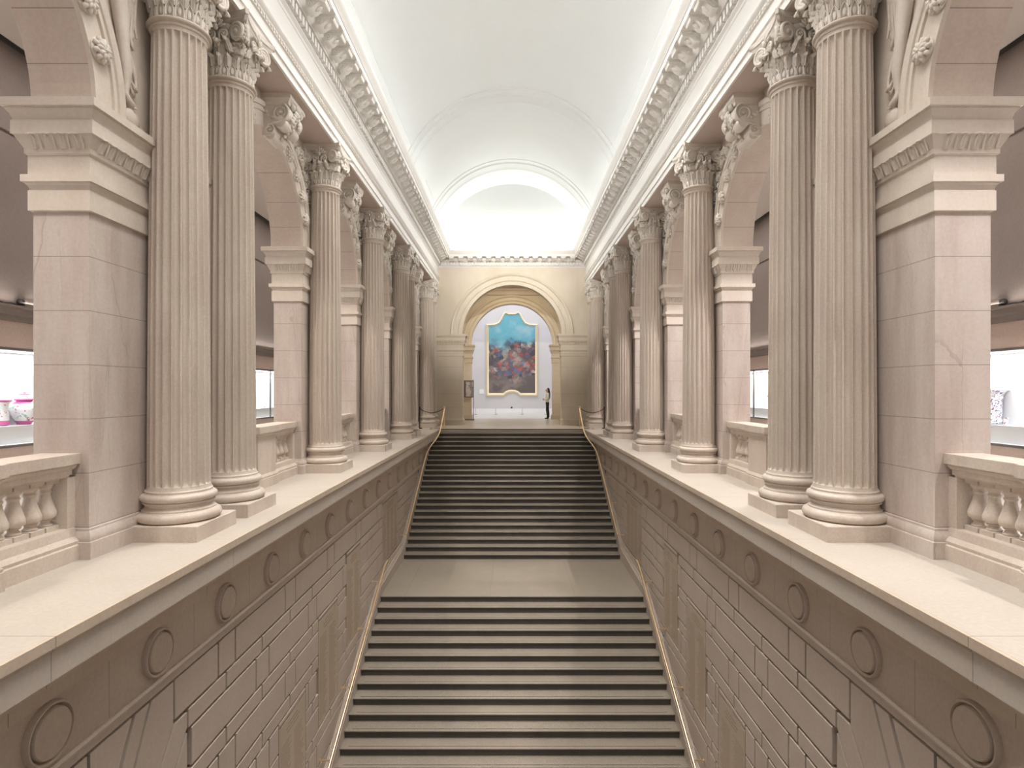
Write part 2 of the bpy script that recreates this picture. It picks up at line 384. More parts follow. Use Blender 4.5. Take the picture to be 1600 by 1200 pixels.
# floors
b = MB(); b.box(-3.0, 3.0, Y_TOP-.005, Y_END+5.8, -.13, .0015)
for s in (-1, 1): b.box(*sorted((s*3.0, s*4.6)), 24.1, Y_END+5.8, -.3, 0)
struct(b.obj('floor_landing', M_floor), 'beige stone floor at the head of the stair', 'floor')
b = MB(); b.box(-8.2, 8.2, Y_END+5.8, 42.5, -.3, 0); struct(b.obj('floor_gallery', M_pfloor), 'pale polished floor of the picture gallery', 'floor')
b = MB(); b.box(-8.2, 8.2, -4, Y_BB+.02, Z_B-.2, Z_B); struct(b.obj('floor_bottom', M_gran), 'dark floor at the foot of the stair', 'floor')
b = MB(); b.box(-2.95, 2.95, -4, .9, -.35, 0); struct(b.obj('floor_balcony', M_ledge), 'stone balcony floor facing the stair', 'floor')
for s in (-1, 1):
    b = MB(); b.box(*sorted((s*3.0, s*4.6)), -4, 24.1, -.3, 0)
    struct(b.obj('floor_%s' % SIDE[s], M_ledge), 'broad stone ledge carrying the %s row of columns' % SIDE[s], 'ledge')
    b = MB(); b.box(*sorted((s*4.6, s*8.2)), -4, Y_END+.5, -.3, 0)
    struct(b.obj('floor_aisle_%s' % SIDE[s], M_gfloor), 'pale stone floor of the %s side gallery' % SIDE[s], 'floor')
    # coping along the stair well
    pr = [(3.4,-.001),(2.97,-.001),(2.97,-.075),(2.985,-.08),(2.99,-.10),(3.03,-.145),(3.045,-.15),(3.045,-.165),(3.03,-.17),(3.03,-.345),(3.2,-.35),(3.21,-.42),(3.28,-.5),(3.28,-.60),(3.4,-.62)]
    b = MB(); b.ext_y(pr, -4, 23.75, s)
    struct(b.obj('trim_coping_%s' % SIDE[s], M_cop, None, 30), 'moulded stone coping along the %s edge of the stair well' % SIDE[s], 'coping')

# gallery shells
for s in (-1, 1):
    b = MB(); b.box(*sorted((s*8.2, s*8.35)), -4, 27.3, 0, 7.2)
    b.box(*sorted((s*7.7, s*8.2)), -4, 27.3, 0, .74, 0)
    b.box(*sorted((s*7.7, s*8.2)), -4, 27.3, 2.24, 7.2, 0)
    b.box(*sorted((s*7.7, s*8.2)), -4, 1.85, .74, 2.24, 0); b.box(*sorted((s*7.7, s*8.2)), 21.65, 27.3, .74, 2.24, 0)
    w = struct(b.obj('wall_aisle_%s' % SIDE[s], M_gwall), 'taupe painted wall of the %s side gallery' % SIDE[s], 'wall')
    b = MB(); b.box(*sorted((s*7.685, s*7.71)), -4, 27.2, 2.24, 2.66); b.box(*sorted((s*7.685, s*7.71)), -4, 27.2, .12, .74); b.obj('painted_band', M_gband, w)
    b = MB(); b.ext_y([(7.72,2.66),(7.62,2.66),(7.62,2.75),(7.57,2.78),(7.57,2.85),(7.54,2.87),(7.54,2.9),(7.72,2.9)], -4, 27.2, s); b.obj('cornice', M_gwall, w)
    b = MB(); b.box(*sorted((s*7.66, s*7.71)), -4, 27.2, 5.55, 5.58); b.obj('picture_rail', M_gwall, w)
    b = MB(); b.box(*sorted((s*4.5, s*8.3)), -4, 27.3, 6.87, 7.2); struct(b.obj('ceiling_aisle_%s' % SIDE[s], M_gceil), 'plain ceiling of the %s side gallery' % SIDE[s], 'ceiling')
    b = MB(); b.box(*sorted((s*7.56, s*7.61)), 1, 26, 6.81, 6.87)  # black strip drawn in for the dark gap between wall and ceiling
    tag(b.obj('ceiling_gap_strip', M_black), 'black strip for the dark gap under the %s gallery ceiling' % SIDE[s], 'strip', kind='thing')
    b = MB(); b.box(*sorted((s*4.6, s*8.3)), 27.2, 27.4, 0, 7.2); struct(b.obj('wall_aisle_end_%s' % SIDE[s], M_gwall), 'end wall of the %s side gallery' % SIDE[s], 'wall')
# vestibule + picture gallery
for s in (-1, 1):
    b = MB(); b.box(*sorted((s*3.6, s*3.8)), Y_END+.5, 32, 0, 7.8); struct(b.obj('wall_vestibule_%s' % SIDE[s], M_end), 'side wall of the vestibule, %s' % SIDE[s], 'wall')
    b = MB(); b.box(*sorted((s*8.0, s*8.2)), 32.6, 42.2, 0, 10); struct(b.obj('wall_gallery_%s' % SIDE[s], M_lav), 'pale side wall of the picture gallery, %s' % SIDE[s], 'wall')
b = MB(); b.box(-3.8, 3.8, Y_END+.5, 32, 7.6, 7.8); struct(b.obj('ceiling_vestibule', M_end), 'vestibule ceiling', 'ceiling')
b = MB(); b.box(-8.2, 8.2, 32.6, 42.4, 9.95, 10.1); struct(b.obj('ceiling_gallery', M_white), 'white picture gallery ceiling', 'ceiling')
b = MB(); b.box(-8.2, 8.2, 42.0, 42.3, 0, 10)
struct(b.obj('wall_picture', M_lav), 'pale lavender wall behind the large painting', 'wall')
b = MB(); b.box(-8, 8, 41.96, 42.0, 0, .3)
struct(b.obj('baseboard_picture', M_white), 'white baseboard under the large painting', 'baseboard')
b = MB(); b.ext_y([(0,7.1),(0,7.1)], 0, 1) if False else None
b = MB(); b.box(-3.6, 3.6, 31.86, 32.0, 7.12, 7.26); b.box(-3.6, 3.6, 31.92, 32.0, 6.9, 7.12); struct(b.obj('trim_vestibule', M_end), 'plain string course above the inner arch', 'trim')

# ------------------------------------------------------------------ arcade walls with arches
def rosette_mesh():
    b = MB()   # faces -x (toward the hall on the right side); mirrored by rotation for the left
    b.lathe([(.115,0),(.12,.02),(.10,.035),(.06,.03)], 18, (0,0,0), True, 0, 'x')
    for k in range(9):
        a = 2*pi*k/9
        M = Matrix.Rotation(a, 3, 'X')
        for q in range(2):
            M2 = Matrix.Rotation(a+q*.35, 3, 'X')
            b.ell(M2 @ Vector((.045+q*.02, .085-q*.035, 0)), (.03, .045, .026), 7, 5, M2)
    for k in range(6):
        M = Matrix.Rotation(2*pi*k/6, 3, 'X'); b.ell(M @ Vector((.075, .026, 0)), (.02,.018,.014), 6, 4, M)
    b.ell((.08,0,0), (.028,.02,.02), 8, 5)
    return b.mesh('rosette', M_cap, 60)
ME_ROS = rosette_mesh()

def spiral(c, r0, turns, a0, sgn, n=40, k=.16):
    """points of a spiral in the (p,q) plane"""
    pts = []
    for i in range(n+1):
        t = i/n; r = r0*(1-t*(1-k)); a = a0+sgn*2*pi*turns*t
        pts.append((c[0]+r*cos(a), c[1]+r*sin(a)))
    return pts
def keystone_meshes():
    """scrolled console keystone; local x = out from wall toward the hall (+), y along wall, z up; origin at wall plane, underside of architrave"""
    w = .31
    cap = MB(); cap.loft_rect([(-.03,-.17),(-.02,-.13),(.02,-.09),(.025,-.085),(.025,0)], 0, .46, -w, w)
    body = MB()
    prof = [(0,-.17),(.40,-.17),(.445,-.24),(.45,-.31),(.42,-.38),(.36,-.43),(.29,-.46),(.22,-.48),(.20,-.52),(.21,-.57),(.19,-.62),(.14,-.66),(.08,-.67),(0,-.66)]
    body.rings([[(x, y, z) for x, z in prof] for y in (-w*.86, w*.86)])
    sc = MB()
    for sy in (-1, 1):
        y = sy*w*.88
        sc.tube([(p, y, q) for p, q in spiral((.30,-.30), .145, 2.2, radians(75), -1)], [.026-.012*i/40 for i in range(41)], 6)
        sc.ell((.30, y, -.30), (.032,.03,.032), 8, 5)
        sc.tube([(.40,y,-.40), (.31,y,-.455), (.2,y,-.47), (.1,y,-.5)], [.028,.03,.028,.02], 6)
        sc.tube([(p, y, q) for p, q in spiral((.12,-.57), .085, 1.7, radians(100), -1, 26)], [.02-.008*i/26 for i in range(27)], 6)
        sc.ell((.12, y, -.57), (.022,.025,.022), 8, 5)
        for k in range(5):
            sc.ell((.06+.035*k, y, -.28-.03*(k % 2)-.02*k), (.035,.02,.03), 6, 4)
    for k in range(4): # front acanthus leaf draped on the scroll
        for sy in (-1, 1):
            sc.ell((.47-.03*k*.3, sy*(.05+.03*k), -.22-.055*k), (.03,.05,.045), 7, 5, Matrix.Rotation(sy*.5, 3, 'X'))
    for k in range(9):
        t = k/8; sc.ell((.47-.25*t**1.6, 0, -.2-.42*t), (.03,.035,.04), 7, 5)
    sc.ell((.46, -.16, -.17), (.05,.05,.06), 8, 5); sc.ell((.46, .16, -.17), (.05,.05,.06), 8, 5); sc.ell((.47, 0, -.13), (.055,.09,.07), 9, 6)
    for sy in (-1, 1):  # hanging volutes at the foot
        sc.lathe([(.02,-.13),(.09,-.12),(.10,0),(.09,.12),(.02,.13)], 14, (.30, sy*.17, -.45), True, 0, 'y')
    sc.lathe([(.02,-.24),(.075,-.235),(.06,0),(.075,.235),(.02,.24)], 14, (.12, 0, -.64), True, 0, 'y')
    return cap.mesh('cap', M_cap, 30), body.mesh('console', M_cap, 35), sc.mesh('scrollwork', M_cap, 60)
ME_KEY = keystone_meshes()
AV = [(-.006,-.02),(-.006,.025),(.22,.025),(.225,.05),(.26,.055),(.27,.03),(.30,.03),(.31,.05),(.345,.06),(.385,.06),(.39,.04),(.39,-.03)]
def foliage_relief(cy, r, spring, ya, side_dir, seed):
    """carved scrolling foliage filling the spandrel between archivolt and column. returns MB in (x=out, y=along from cy, z)"""
    rnd = random.Random(seed); b = MB(); cnt = 0; tries = 0
    while cnt < 46 and tries < 3000:
        tries += 1
        y = rnd.uniform(.3, ya); z = rnd.uniform(spring+.1, Z_ENT-.1)
        d = sqrt(y*y+(z-spring)**2)
        if d < r+.42+.06: continue
        cnt += 1
        a = rnd.uniform(0, pi); M = Matrix.Rotation(a, 3, 'X')
        if cnt % 3 == 0:
            pts = spiral((y*side_dir, z), rnd.uniform(.06,.1), 1.4, a, side_dir, 16)
            b.tube([(.03+.02*i/16, p, q) for i, (p, q) in enumerate(pts)], [.02-.006*i/16 for i in range(17)], 5)
        else:
            for k in range(3): b.ell(Vector((.02, y*side_dir, z))+M @ Vector((.01*k, (k-1)*.045, 0)), (.035, .05, .028), 7, 4, M)
    return b
def victory_relief():
    """left leg, foot and wind-blown drapery of the winged figure in the near spandrel (x out, y, z world along)"""
    b = MB()
    def chain(p, r, seg=12): b.tube(p, r, seg)
    # thigh, knee, calf, ankle
    chain([(.03,5.80,6.02),(.045,5.83,5.80),(.06,5.86,5.58),(.07,5.885,5.38),(.075,5.90,5.26),(.065,5.925,5.16),(.06,5.955,5.05),(.06,5.975,4.95),(.05,5.985,4.83),(.045,5.985,4.73),(.045,5.985,4.66)],
          [.115,.11,.098,.082,.07,.066,.07,.069,.052,.038,.036], 14)
    # foot and toes on a rounded boss
    chain([(.045,5.975,4.69),(.05,6.0,4.645),(.055,6.05,4.625),(.055,6.10,4.605),(.05,6.125,4.595)], [.035,.042,.036,.028,.014], 10)
    for k in range(5): b.ell((.03+.016*k, 6.12-.008*k, 4.60-.006*k), (.012,.022,.012), 6, 4)
    b.ell((.0, 6.10, 4.47), (.09,.13,.12), 14, 8)
    # drapery falls
    for p, w in (([(.05,5.98,6.0),(.06,6.02,5.6),(.05,6.0,5.35),(.06,6.06,5.22),(.05,6.1,5.2)], .022),
                 ([(.05,6.03,5.9),(.05,6.07,5.5),(.045,6.04,5.32),(.055,6.1,5.25)], .018),
                 ([(.05,5.96,5.25),(.06,6.02,5.12),(.06,6.10,5.0),(.05,6.15,4.86),(.04,6.155,4.78)], .02),
                 ([(.05,5.98,5.22),(.06,6.05,5.05),(.06,6.12,4.90),(.05,6.14,4.8),(.05,6.06,4.74)], .022),
                 ([(.06,6.03,4.86),(.07,6.08,4.80),(.06,6.14,4.79),(.05,6.17,4.81)], .024),
                 ([(.06,6.03,4.80),(.06,6.06,4.74),(.05,6.11,4.73)], .02),
                 ([(.04,5.72,6.0),(.05,5.76,5.75),(.05,5.80,5.6),(.045,5.84,5.48)], .02),
                 ([(.04,5.66,5.95),(.045,5.72,5.75),(.045,5.79,5.55)], .018),
                 ([(.04,6.1,6.1),(.05,6.14,5.8),(.045,6.12,5.5),(.05,6.15,5.35)], .02)):
        chain(p, [w*.6]+[w]*(len(p)-2)+[w*.5], 8)
    for k in range(7): b.ell((.03, 6.07+.006*k, 5.25+.1*k), (.035,.05,.07), 8, 5)
    b.ell((.02, 5.98, 6.05), (.13,.2,.24), 14, 8)
    return b
ORD = ['nearest the viewer', 'second from the viewer', 'third from the viewer', 'fourth from the viewer', 'farthest, at the stair head']
for s in (-1, 1):
    b = MB()
    t0, t1 = s*U_PIER+s*.01, s*4.66
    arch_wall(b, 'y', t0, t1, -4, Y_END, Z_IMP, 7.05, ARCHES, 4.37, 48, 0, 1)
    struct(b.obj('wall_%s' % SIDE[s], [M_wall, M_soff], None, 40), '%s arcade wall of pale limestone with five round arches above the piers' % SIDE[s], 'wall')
    b = MB(); b.box(*sorted((s*U_PIER+s*.01, s*4.6)), -4, 2.5, 0, Z_IMP)
    struct(b.obj('wall_%s_near' % SIDE[s], M_wall), 'plain limestone wall carrying the near arch, %s' % SIDE[s], 'wall')
    for i, (y0, y1) in enumerate(PIERS):
        x0, x1 = sorted((s*U_PIER, s*U_PB))
        make_pier('limestone pier of the %s arcade, %s' % (SIDE[s], ['nearest the viewer, with stained blocks', 'behind the third column', 'behind the fourth column', 'behind the far pair of columns', 'against the end wall'][i]),
                  x0, x1, y0, y1, M_pier, 'f' + ('r' if s < 0 else 'l'), group='arcade piers')
    for i, (cy, r) in enumerate(ARCHES):
        t = thing('archway', 'moulded stone arch with rosettes, %s arcade, %s' % (SIDE[s], ORD[i]), 'arch', (s*(U_PIER+.01), cy, 0), group='arcade arches')
        a = MB(); prof = AV if i != 4 else [(d*.85, p) for d, p in AV]
        ring_mould(a, prof, 0, r, 4.37, 0, 'y', -s, 48)
        a.obj('archivolt', M_wall, t, 35)
        for side in (-1, 1):
            if i == 0 and side < 0: continue
            for k in range(4):
                an = radians(19+14.5*k); q = r+.115
                link('rosette', ME_ROS, t, (-s*.02, side*q*cos(an), 4.37+q*sin(an)), (0, 0, pi if s > 0 else 0))
        if i == 0:
            v = victory_relief(); vv = MB(); vv.v = [(-s*(x*.8), y-cy, z) for x, y, z in v.v]; vv.f = v.f; vv.m = v.m
            vv.obj('spandrel_relief', M_wall, t, 60)
        else:
            for side in (-1, 1):
                f = foliage_relief(cy, r, 4.37, 1.95-.12 if i != 4 else 2.2, side, 10*i+side)
                f.v = [(-s*x, y, z) for x, y, z in f.v]; f.obj('spandrel_relief', M_cap, t, 60)
        kz = Z_ENT if i != 4 else Z_ENT
        kk = link('keystone', ME_KEY[1], t, (0, 0, kz), (0, 0, pi if s > 0 else 0))
        link('cap', ME_KEY[0], kk); link('scrollwork', ME_KEY[2], kk)

# ------------------------------------------------------------------ columns
def shaft_mesh():
    nf = 22; per = 7; z0, z1 = .55, 5.50; b = MB(); rs = []
    def R(z):
        t = (z-z0)/(z1-z0); return .315-.040*t**1.6
    zs = [.50,.535,.55,.556,.565,.58,.60,.63,.7,1.2,1.9,2.6,3.3,4.0,4.7,5.25,5.38,5.43,5.46,5.48,5.492,5.498,5.50,5.515,5.54,5.56]
    for z in zs:
        h = .07
        if z <= z0 or z >= z1: d = 0
        else:
            e = min(z-z0, z1-z); d = 1 if e >= h else sqrt(max(0, 1-((h-e)/h)**2))
        r = R(max(z0, min(z1, z)))
        if z < z0: r += .018*((z0-z)/.05)**2
        if z > z1: r += .015*((z-z1)/.06)**2
        ring = []
        for k in range(nf):
            a0 = 2*pi*k/nf; fl = 2*pi/nf*.84
            for j in range(per):
                t = -1+2*j/(per-1); a = a0+t*fl/2
                q = r-d*.040*sqrt(max(0, 1-t*t)) if j not in (0, per-1) else r
                ring.append((q*cos(a), q*sin(a), z))
        rs.append(ring)
    b.rings(rs)
    # astragal at the neck
    b.lathe([(.27,5.54),(.292,5.545),(.298,5.56),(.292,5.575),(.30,5.58),(.318,5.59),(.325,5.605),(.318,5.62),(.28,5.63)], 48)
    return b.mesh('shaft', M_colm, 32)
def base_mesh():
    b = MB(); pr = [(.40,.165)]
    for i in range(9): a = -pi/2+pi*i/8; pr.append((.375+.055*cos(a), .225+.055*sin(a)))
    pr += [(.368,.285),(.368,.30),(.345,.315),(.335,.335),(.34,.355),(.362,.37),(.362,.385)]
    for i in range(9): a = -pi/2+pi*i/8; pr.append((.345+.042*cos(a), .43+.042*sin(a)))
    pr += [(.345,.475),(.338,.48),(.338,.50),(.325,.515),(.3,.52)]
    b.lathe(pr, 56); return b.mesh('base', M_colm, 40)
def acanthus(h, w, curl, lobes=4):
    """one curling leaf: y outward, z up; lobed edge with ribs"""
    b = MB(); rs = []; n = 25
    for i in range(n):
        t = i/(n-1)
        if t < .6: y = .018+.035*t; z = h*t/.6*.80
        else:
            a = (t-.6)/.4*pi*1.15; y = .039+curl*(1-cos(a))*.55; z = h*.80+h*.20*sin(a)
        hw = w*.5*(.62+.5*sin(pi*min(t*1.05, .85)))*(1 if t < .8 else max(.25, 1-((t-.8)/.2)**2*.8))*(1+.13*sin(2*pi*lobes*t))
        ring = []
        for j in range(9):
            u = -1+2*j/8
            ring.append((u*hw, y+.020*(1-abs(u))**.7-.010*(1 if j in (1, 3, 5, 7) else 0)-.02*u*u+.006, z-.10*h*u*u*(1 if t > .15 else 0)))
        for j in range(8, -1, -1):
            u = -1+2*j/8
            ring.append((u*hw*.94, y-.018-.02*u*u, z-.10*h*u*u*(1 if t > .15 else 0)))
        rs.append(ring)
    b.rings(rs); return b
def capital_mesh():
    b = MB(); z0 = 5.62; z1 = Z_ENT
    b.lathe([(.262,z0),(.268,z0+.1),(.272,z0+.3),(.285,z0+.45),(.31,z0+.56),(.345,z0+.62),(.345,z0+.65),(.2,z0+.66)], 40)
    # lower band: pointed-arch leaves holding ovals
    n, zc, hh, rr = 18, z0+.095, .078, .272
    for k in range(n):
        a = 2*pi*k/n; M = Matrix.Rotation(a-pi/2, 3, 'Z')
        b.ell(M @ Vector((0, rr-.004, zc-.01)), (.026,.016,hh*.62), 10, 8, M)
        pts = [M @ Vector((x, rr+.008, zc+q)) for x, q in ((-.040,-hh*.98),(-.044,-hh*.45),(-.042,hh*.05),(-.030,hh*.55),(-.014,hh*.9),(0,hh*1.18),(.014,hh*.9),(.030,hh*.55),(.042,hh*.05),(.044,-hh*.45),(.040,-hh*.98))]
        b.tube(pts, .0095, 7)
        b.tube([M @ Vector((x, rr+.002, zc+q)) for x, q in ((-.031,-hh*.8),(-.034,-hh*.2),(-.022,hh*.4),(0,hh*.82),(.022,hh*.4),(.034,-hh*.2),(.031,-hh*.8))], .006, 6)
    for k in range(36):
        a = 2*pi*k/36; b.ell((.28*cos(a), .28*sin(a), z0+.008), (.02,.02,.014), 7, 5)
    # second band: small split leaves
    for k in range(18):
        a = 2*pi*(k+.5)/18; A = Matrix.Rotation(a-pi/2, 4, 'Z')
        b.add(acanthus(.15, .075, .03, 2), A @ Matrix.Translation((0, .262, z0+.13)))
    # acanthus leaves, upper bell
    for k in range(8):
        b.add(acanthus(.19, .14, .11), Matrix.Rotation(2*pi*k/8, 4, 'Z') @ Matrix.Translation((0, .262, z0+.24)))
    for k in range(4):
        A = Matrix.Rotation(pi/2*k+pi/4, 4, 'Z')    # corner direction = +y
        b.add(acanthus(.17, .15, .15), A @ Matrix.Translation((0, .315, z0+.30)))
        # double volutes meeting at the corner
        for sg in (-1, 1):
            B = A @ Matrix.Translation((0, .47, 0)) @ Matrix.Rotation(sg*radians(24), 4, 'Z') @ Matrix.Translation((sg*.035, -.47, 0))
            pts = spiral((.385, z0+.535), .108, 2.2, radians(95), -1, 44)
            b.tube([B @ Vector((0, p, q)) for p, q in [(.24, z0+.40), (.255, z0+.50), (.31, z0+.61)]+pts], [.018,.022,.026]+[.027-.013*i/44 for i in range(45)], 8)
            b.ell(B @ Vector((0, .385, z0+.535)), (.036,.036,.036), 10, 7)
            wb = MB(); wb.lathe([(.005,-.016),(.095,-.012),(.095,.012),(.005,.016)], 22, (0,.385,z0+.535), True, 0, 'x'); b.add(wb, B)
        # pad between the two volutes and bead strip
        b.rings([[A @ Vector((x, y, z)) for x in (-.03, .03)]+[A @ Vector((x, y-.05, z)) for x in (.045, -.045)] for y, z in ((.47,z0+.645),(.495,z0+.6),(.50,z0+.53),(.485,z0+.46),(.45,z0+.43))])
        for q in range(5): b.ell(A @ Vector((0, (.485,.502,.504,.495,.47)[q], z0+.63-.045*q)), (.016,.014,.018), 8, 5)
        # face: inner helices, palmette and fleuron
        F = Matrix.Rotation(pi/2*k, 4, 'Z')
        for sg in (-1, 1):
            pts = spiral((sg*.085, z0+.5), .06, 1.7, radians(200 if sg > 0 else -20), -sg, 26)
            b.tube([F @ Vector((p, .35, q)) for p, q in [(sg*.015, z0+.34), (sg*.03, z0+.43)]+pts], [.015,.018]+[.018-.008*i/26 for i in range(27)], 7)
            b.ell(F @ Vector((sg*.085, .352, z0+.5)), (.018,.018,.018), 8, 5)
            b.add(acanthus(.17, .08, .06, 3), F @ Matrix.Translation((sg*.15, .285, z0+.30)) @ Matrix.Rotation(-sg*.35, 4, 'Y'))
        for q in range(7):
            aa = radians(-66+22*q); b.ell(F @ Vector((.075*sin(aa), .365+.012*(q % 2), z0+.565+.085*cos(aa))), (.018,.022,.05), 9, 6, Matrix.Rotation(pi/2*k, 3, 'Z') @ Matrix.Rotation(aa, 3, 'Y'))
        b.ell(F @ Vector((0, .385, z0+.57)), (.03,.03,.04), 9, 6)
    # abacus with concave sides and cut corners
    def aba(ext, z, dep):
        out = []
        for k in range(4):
            for i in range(13):
                t = -1+2*i/12; x = t*ext; y = ext-dep*(1-t*t)
                if i in (0, 12): x *= .93
                a = -pi/2*k; out.append((x*cos(a)-y*sin(a), x*sin(a)+y*cos(a), z))
        return out
    b.rings([aba(.385, z0+.655, .085), aba(.395, z0+.675, .085), aba(.41, z0+.70, .085), aba(.41, z0+.708, .085), aba(.43, z0+.715, .085), aba(.43, z1, .085)])
    return b.mesh('capital', M_cap, 62)
def plinth_mesh():
    b = MB(); b.loft_rect([(0,0),(0,.162),(-.008,.17)], -.43, .43, -.43, .43); return b.mesh('plinth', M_colm, None)
ME_COL = dict(plinth=plinth_mesh(), base=base_mesh(), shaft=shaft_mesh(), capital=capital_mesh())
CLAB = ['nearest column, in front of the near pier', 'second column, paired just behind the nearest', 'third column, standing alone', 'fourth column, standing alone',
        'fifth column, front one of the far pair', 'sixth column, rear one of the far pair', 'seventh column, beside the rope at the stair head', 'last column, against the end wall']
for s in (-1, 1):
    for i, y in enumerate(COLS):
        t = thing('fluted_column', 'fluted limestone column on the %s ledge: %s' % (SIDE[s], CLAB[i]), 'column', (s*U_COL, y, 0), group='fluted columns of the %s row' % SIDE[s])
        for k, me in ME_COL.items(): link(k, me, t)

# ------------------------------------------------------------------ entablatures
ENT = [(4.10,6.40),(3.43,6.40),(3.43,6.50),(3.425,6.505),(3.40,6.51),(3.40,6.66),(3.385,6.665),(3.37,6.67),(3.37,6.75),(3.36,6.755),(3.34,6.775),(3.325,6.79),(3.32,6.80),(3.32,6.83),(3.43,6.85),
       (3.43,7.29),(3.415,7.30),(3.405,7.33),(3.36,7.355),(3.36,7.378),(3.38,7.38),(3.38,7.53),(3.27,7.53),(3.265,7.545),(3.22,7.575),(3.20,7.60),(3.20,7.70),(2.86,7.70),(2.86,7.80),(2.845,7.805),(2.84,7.82),(2.80,7.87),(2.765,7.93),(2.76,7.95),(2.76,7.98),(4.10,7.98)]
ENT_TOP = [(3.6,7.29)]+ENT[15:-1]+[(3.6,7.98)]
def modillion_mesh():
    b = MB()   # local: x = out from wall (0 at bed), z down from 0, y across
    w = .115
    prof = [(0,0),(.31,0),(.31,-.03),(.295,-.055),(.27,-.06),(.245,-.045),(.21,-.05),(.16,-.085),(.10,-.13),(.05,-.145),(0,-.145)]
    b.rings([[(x,y,z-.02) for x, z in prof] for y in (-w, w)])
    b.box(0, .33, -w-.015, w+.015, -.022, 0)
    for sy in (-1, 1):
        b.tube([(p, sy*w, q) for p, q in spiral((.07,-.10), .05, 1.6, radians(90), -1, 18)], .009, 5)
        b.ell((.07, sy*w, -.10), (.016,.016,.016), 6, 5)
        b.tube([(.09,sy*w,-.05),(.17,sy*w,-.055),(.25,sy*w,-.04)], .008, 5)
    b.tube([(.285,-w-.004,-.066),(.285,w+.004,-.066)], .018, 10)
    b.ell((.16,0,-.10), (.08,.05,.035), 8, 6, Matrix.Rotation(-.45, 3, 'Y'))
    return b.mesh('modillion', M_ent, 45)
ME_MOD = modillion_mesh()
PM = .425
for s in (-1, 1):
    b = MB(); b.ext_y(ENT, -4, Y_END, s)
    # soffit gets its own tone
    e = struct(b.obj('trim_entablature_%s' % SIDE[s], M_ent, None, 30), 'cream entablature and cornice above the %s columns' % SIDE[s], 'cornice')
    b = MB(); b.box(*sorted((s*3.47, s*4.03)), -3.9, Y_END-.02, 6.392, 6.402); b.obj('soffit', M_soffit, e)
    b = MB(); y = 1.0
    while y < Y_END-.2: b.box(*sorted((s*3.30, s*3.385)), y, y+.092, 7.385, 7.525); y += PM/3
    b.obj('dentils', M_ent, e)
    b = MB(); y = 3.0
    while y < Y_END-.1:
        b.poly([(s*3.368, y, 6.675),(s*3.368, y+.04, 6.675),(s*3.368, y+.075, 6.745),(s*3.368, y+.035, 6.745)])
        b.ell((s*3.366, y+.038, 6.71), (.014,.03,.036), 6, 4, Matrix.Rotation(.5, 3, 'X')); y += .085
    b.obj('bead_moulding', M_cap, e, 60)
    y = 8.2; 
    while y < Y_END-.62:
        link('modillion', ME_MOD, e, (s*3.20, y, 7.70), (0, 0, pi if s > 0 else 0)); y += PM
b = MB(); prof = [(Y_END-(3.43-u), z) for u, z in ENT_TOP]
b.rings([[(-3.43, y, z) for y, z in prof], [(3.43, y, z) for y, z in prof]])
e = struct(b.obj('trim_cornice_end', M_ent, None, 30), 'cream cornice with brackets across the end wall', 'cornice')
b = MB(); x = -3.28
while x < 3.2: b.box(x, x+.092, Y_END-.13, Y_END-.045, 7.385, 7.525); x += PM/3
b.obj('dentils', M_ent, e)
for k in range(14): link('modillion', ME_MOD, e, (-2.76+PM*k, Y_END-.23, 7.70), (0, 0, -pi/2))

# ------------------------------------------------------------------ balustrades
def baluster_mesh():
    b = MB()
    b.box(-.075,.075,-.075,.075,.30,.345); b.box(-.075,.075,-.075,.075,.735,.78)
    b.lathe([(.055,.345),(.06,.36),(.045,.375),(.038,.395),(.05,.40),(.055,.405),(.05,.412),(.082,.43),(.088,.45),(.088,.475),(.08,.50),(.066,.545),(.05,.60),(.042,.645),(.05,.655),(.052,.665),(.045,.675),(.045,.69),(.058,.705),(.064,.72),(.064,.735)], 20)
    return b.mesh('baluster', M_colm, 35)
ME_BAL = baluster_mesh()
BAY = [(2.9, 5.5), (8.15, 11.05), (12.05, 14.95), (15.95, 18.87)]
BLAB = ['beside the nearest pier', 'between the second and third columns', 'between the third and fourth columns', 'between the fourth and fifth columns']
for s in (-1, 1):
    for i, (y0, y1) in enumerate(BAY):
        cy = (y0+y1)/2; h = (y1-y0)/2
        t = thing('balustrade', 'stone balustrade of the %s arcade, %s' % (SIDE[s], BLAB[i]), 'balustrade', (s*4.31, cy, 0), group='arcade balustrades')
        b = MB(); b.loft_rect([(.03,0),(.03,.14),(.015,.15),(.02,.18),(-.02,.22),(-.03,.30)], -.19, .19, -h, h); b.obj('bottom_rail', M_colm, t, 30)
        b = MB(); b.loft_rect([(-.06,.78),(-.06,.80),(-.045,.802),(-.045,.85),(-.035,.855),(-.018,.885),(-.018,.90),(.0,.902),(.0,1.0)], -.19, .19, -h, h); b.obj('top_rail', M_colm, t, 20)
        b = MB(); b.loft_rect([(.04,0),(.04,.15),(.03,.155),(.035,.18),(.0,.22),(0,.80),(.012,.802),(.012,.85),(.02,.855),(.04,.885),(.04,.90),(.06,.902),(.06,1.008)], -.23, .23, -.35, .35); b.obj('pedestal', M_colm, t, 20)
        for sg in (-1, 1):
            b = MB(); b.box(-.14, .14, *sorted((sg*(h-.10), sg*h)), .30, .78); b.obj('half_pilaster', M_colm, t)
            n = 5; a0, a1 = .35, h-.10
            for k in range(n):
                link('baluster', ME_BAL, t, (0, sg*(a0+(a1-a0)*(k+.5)/n), 0))

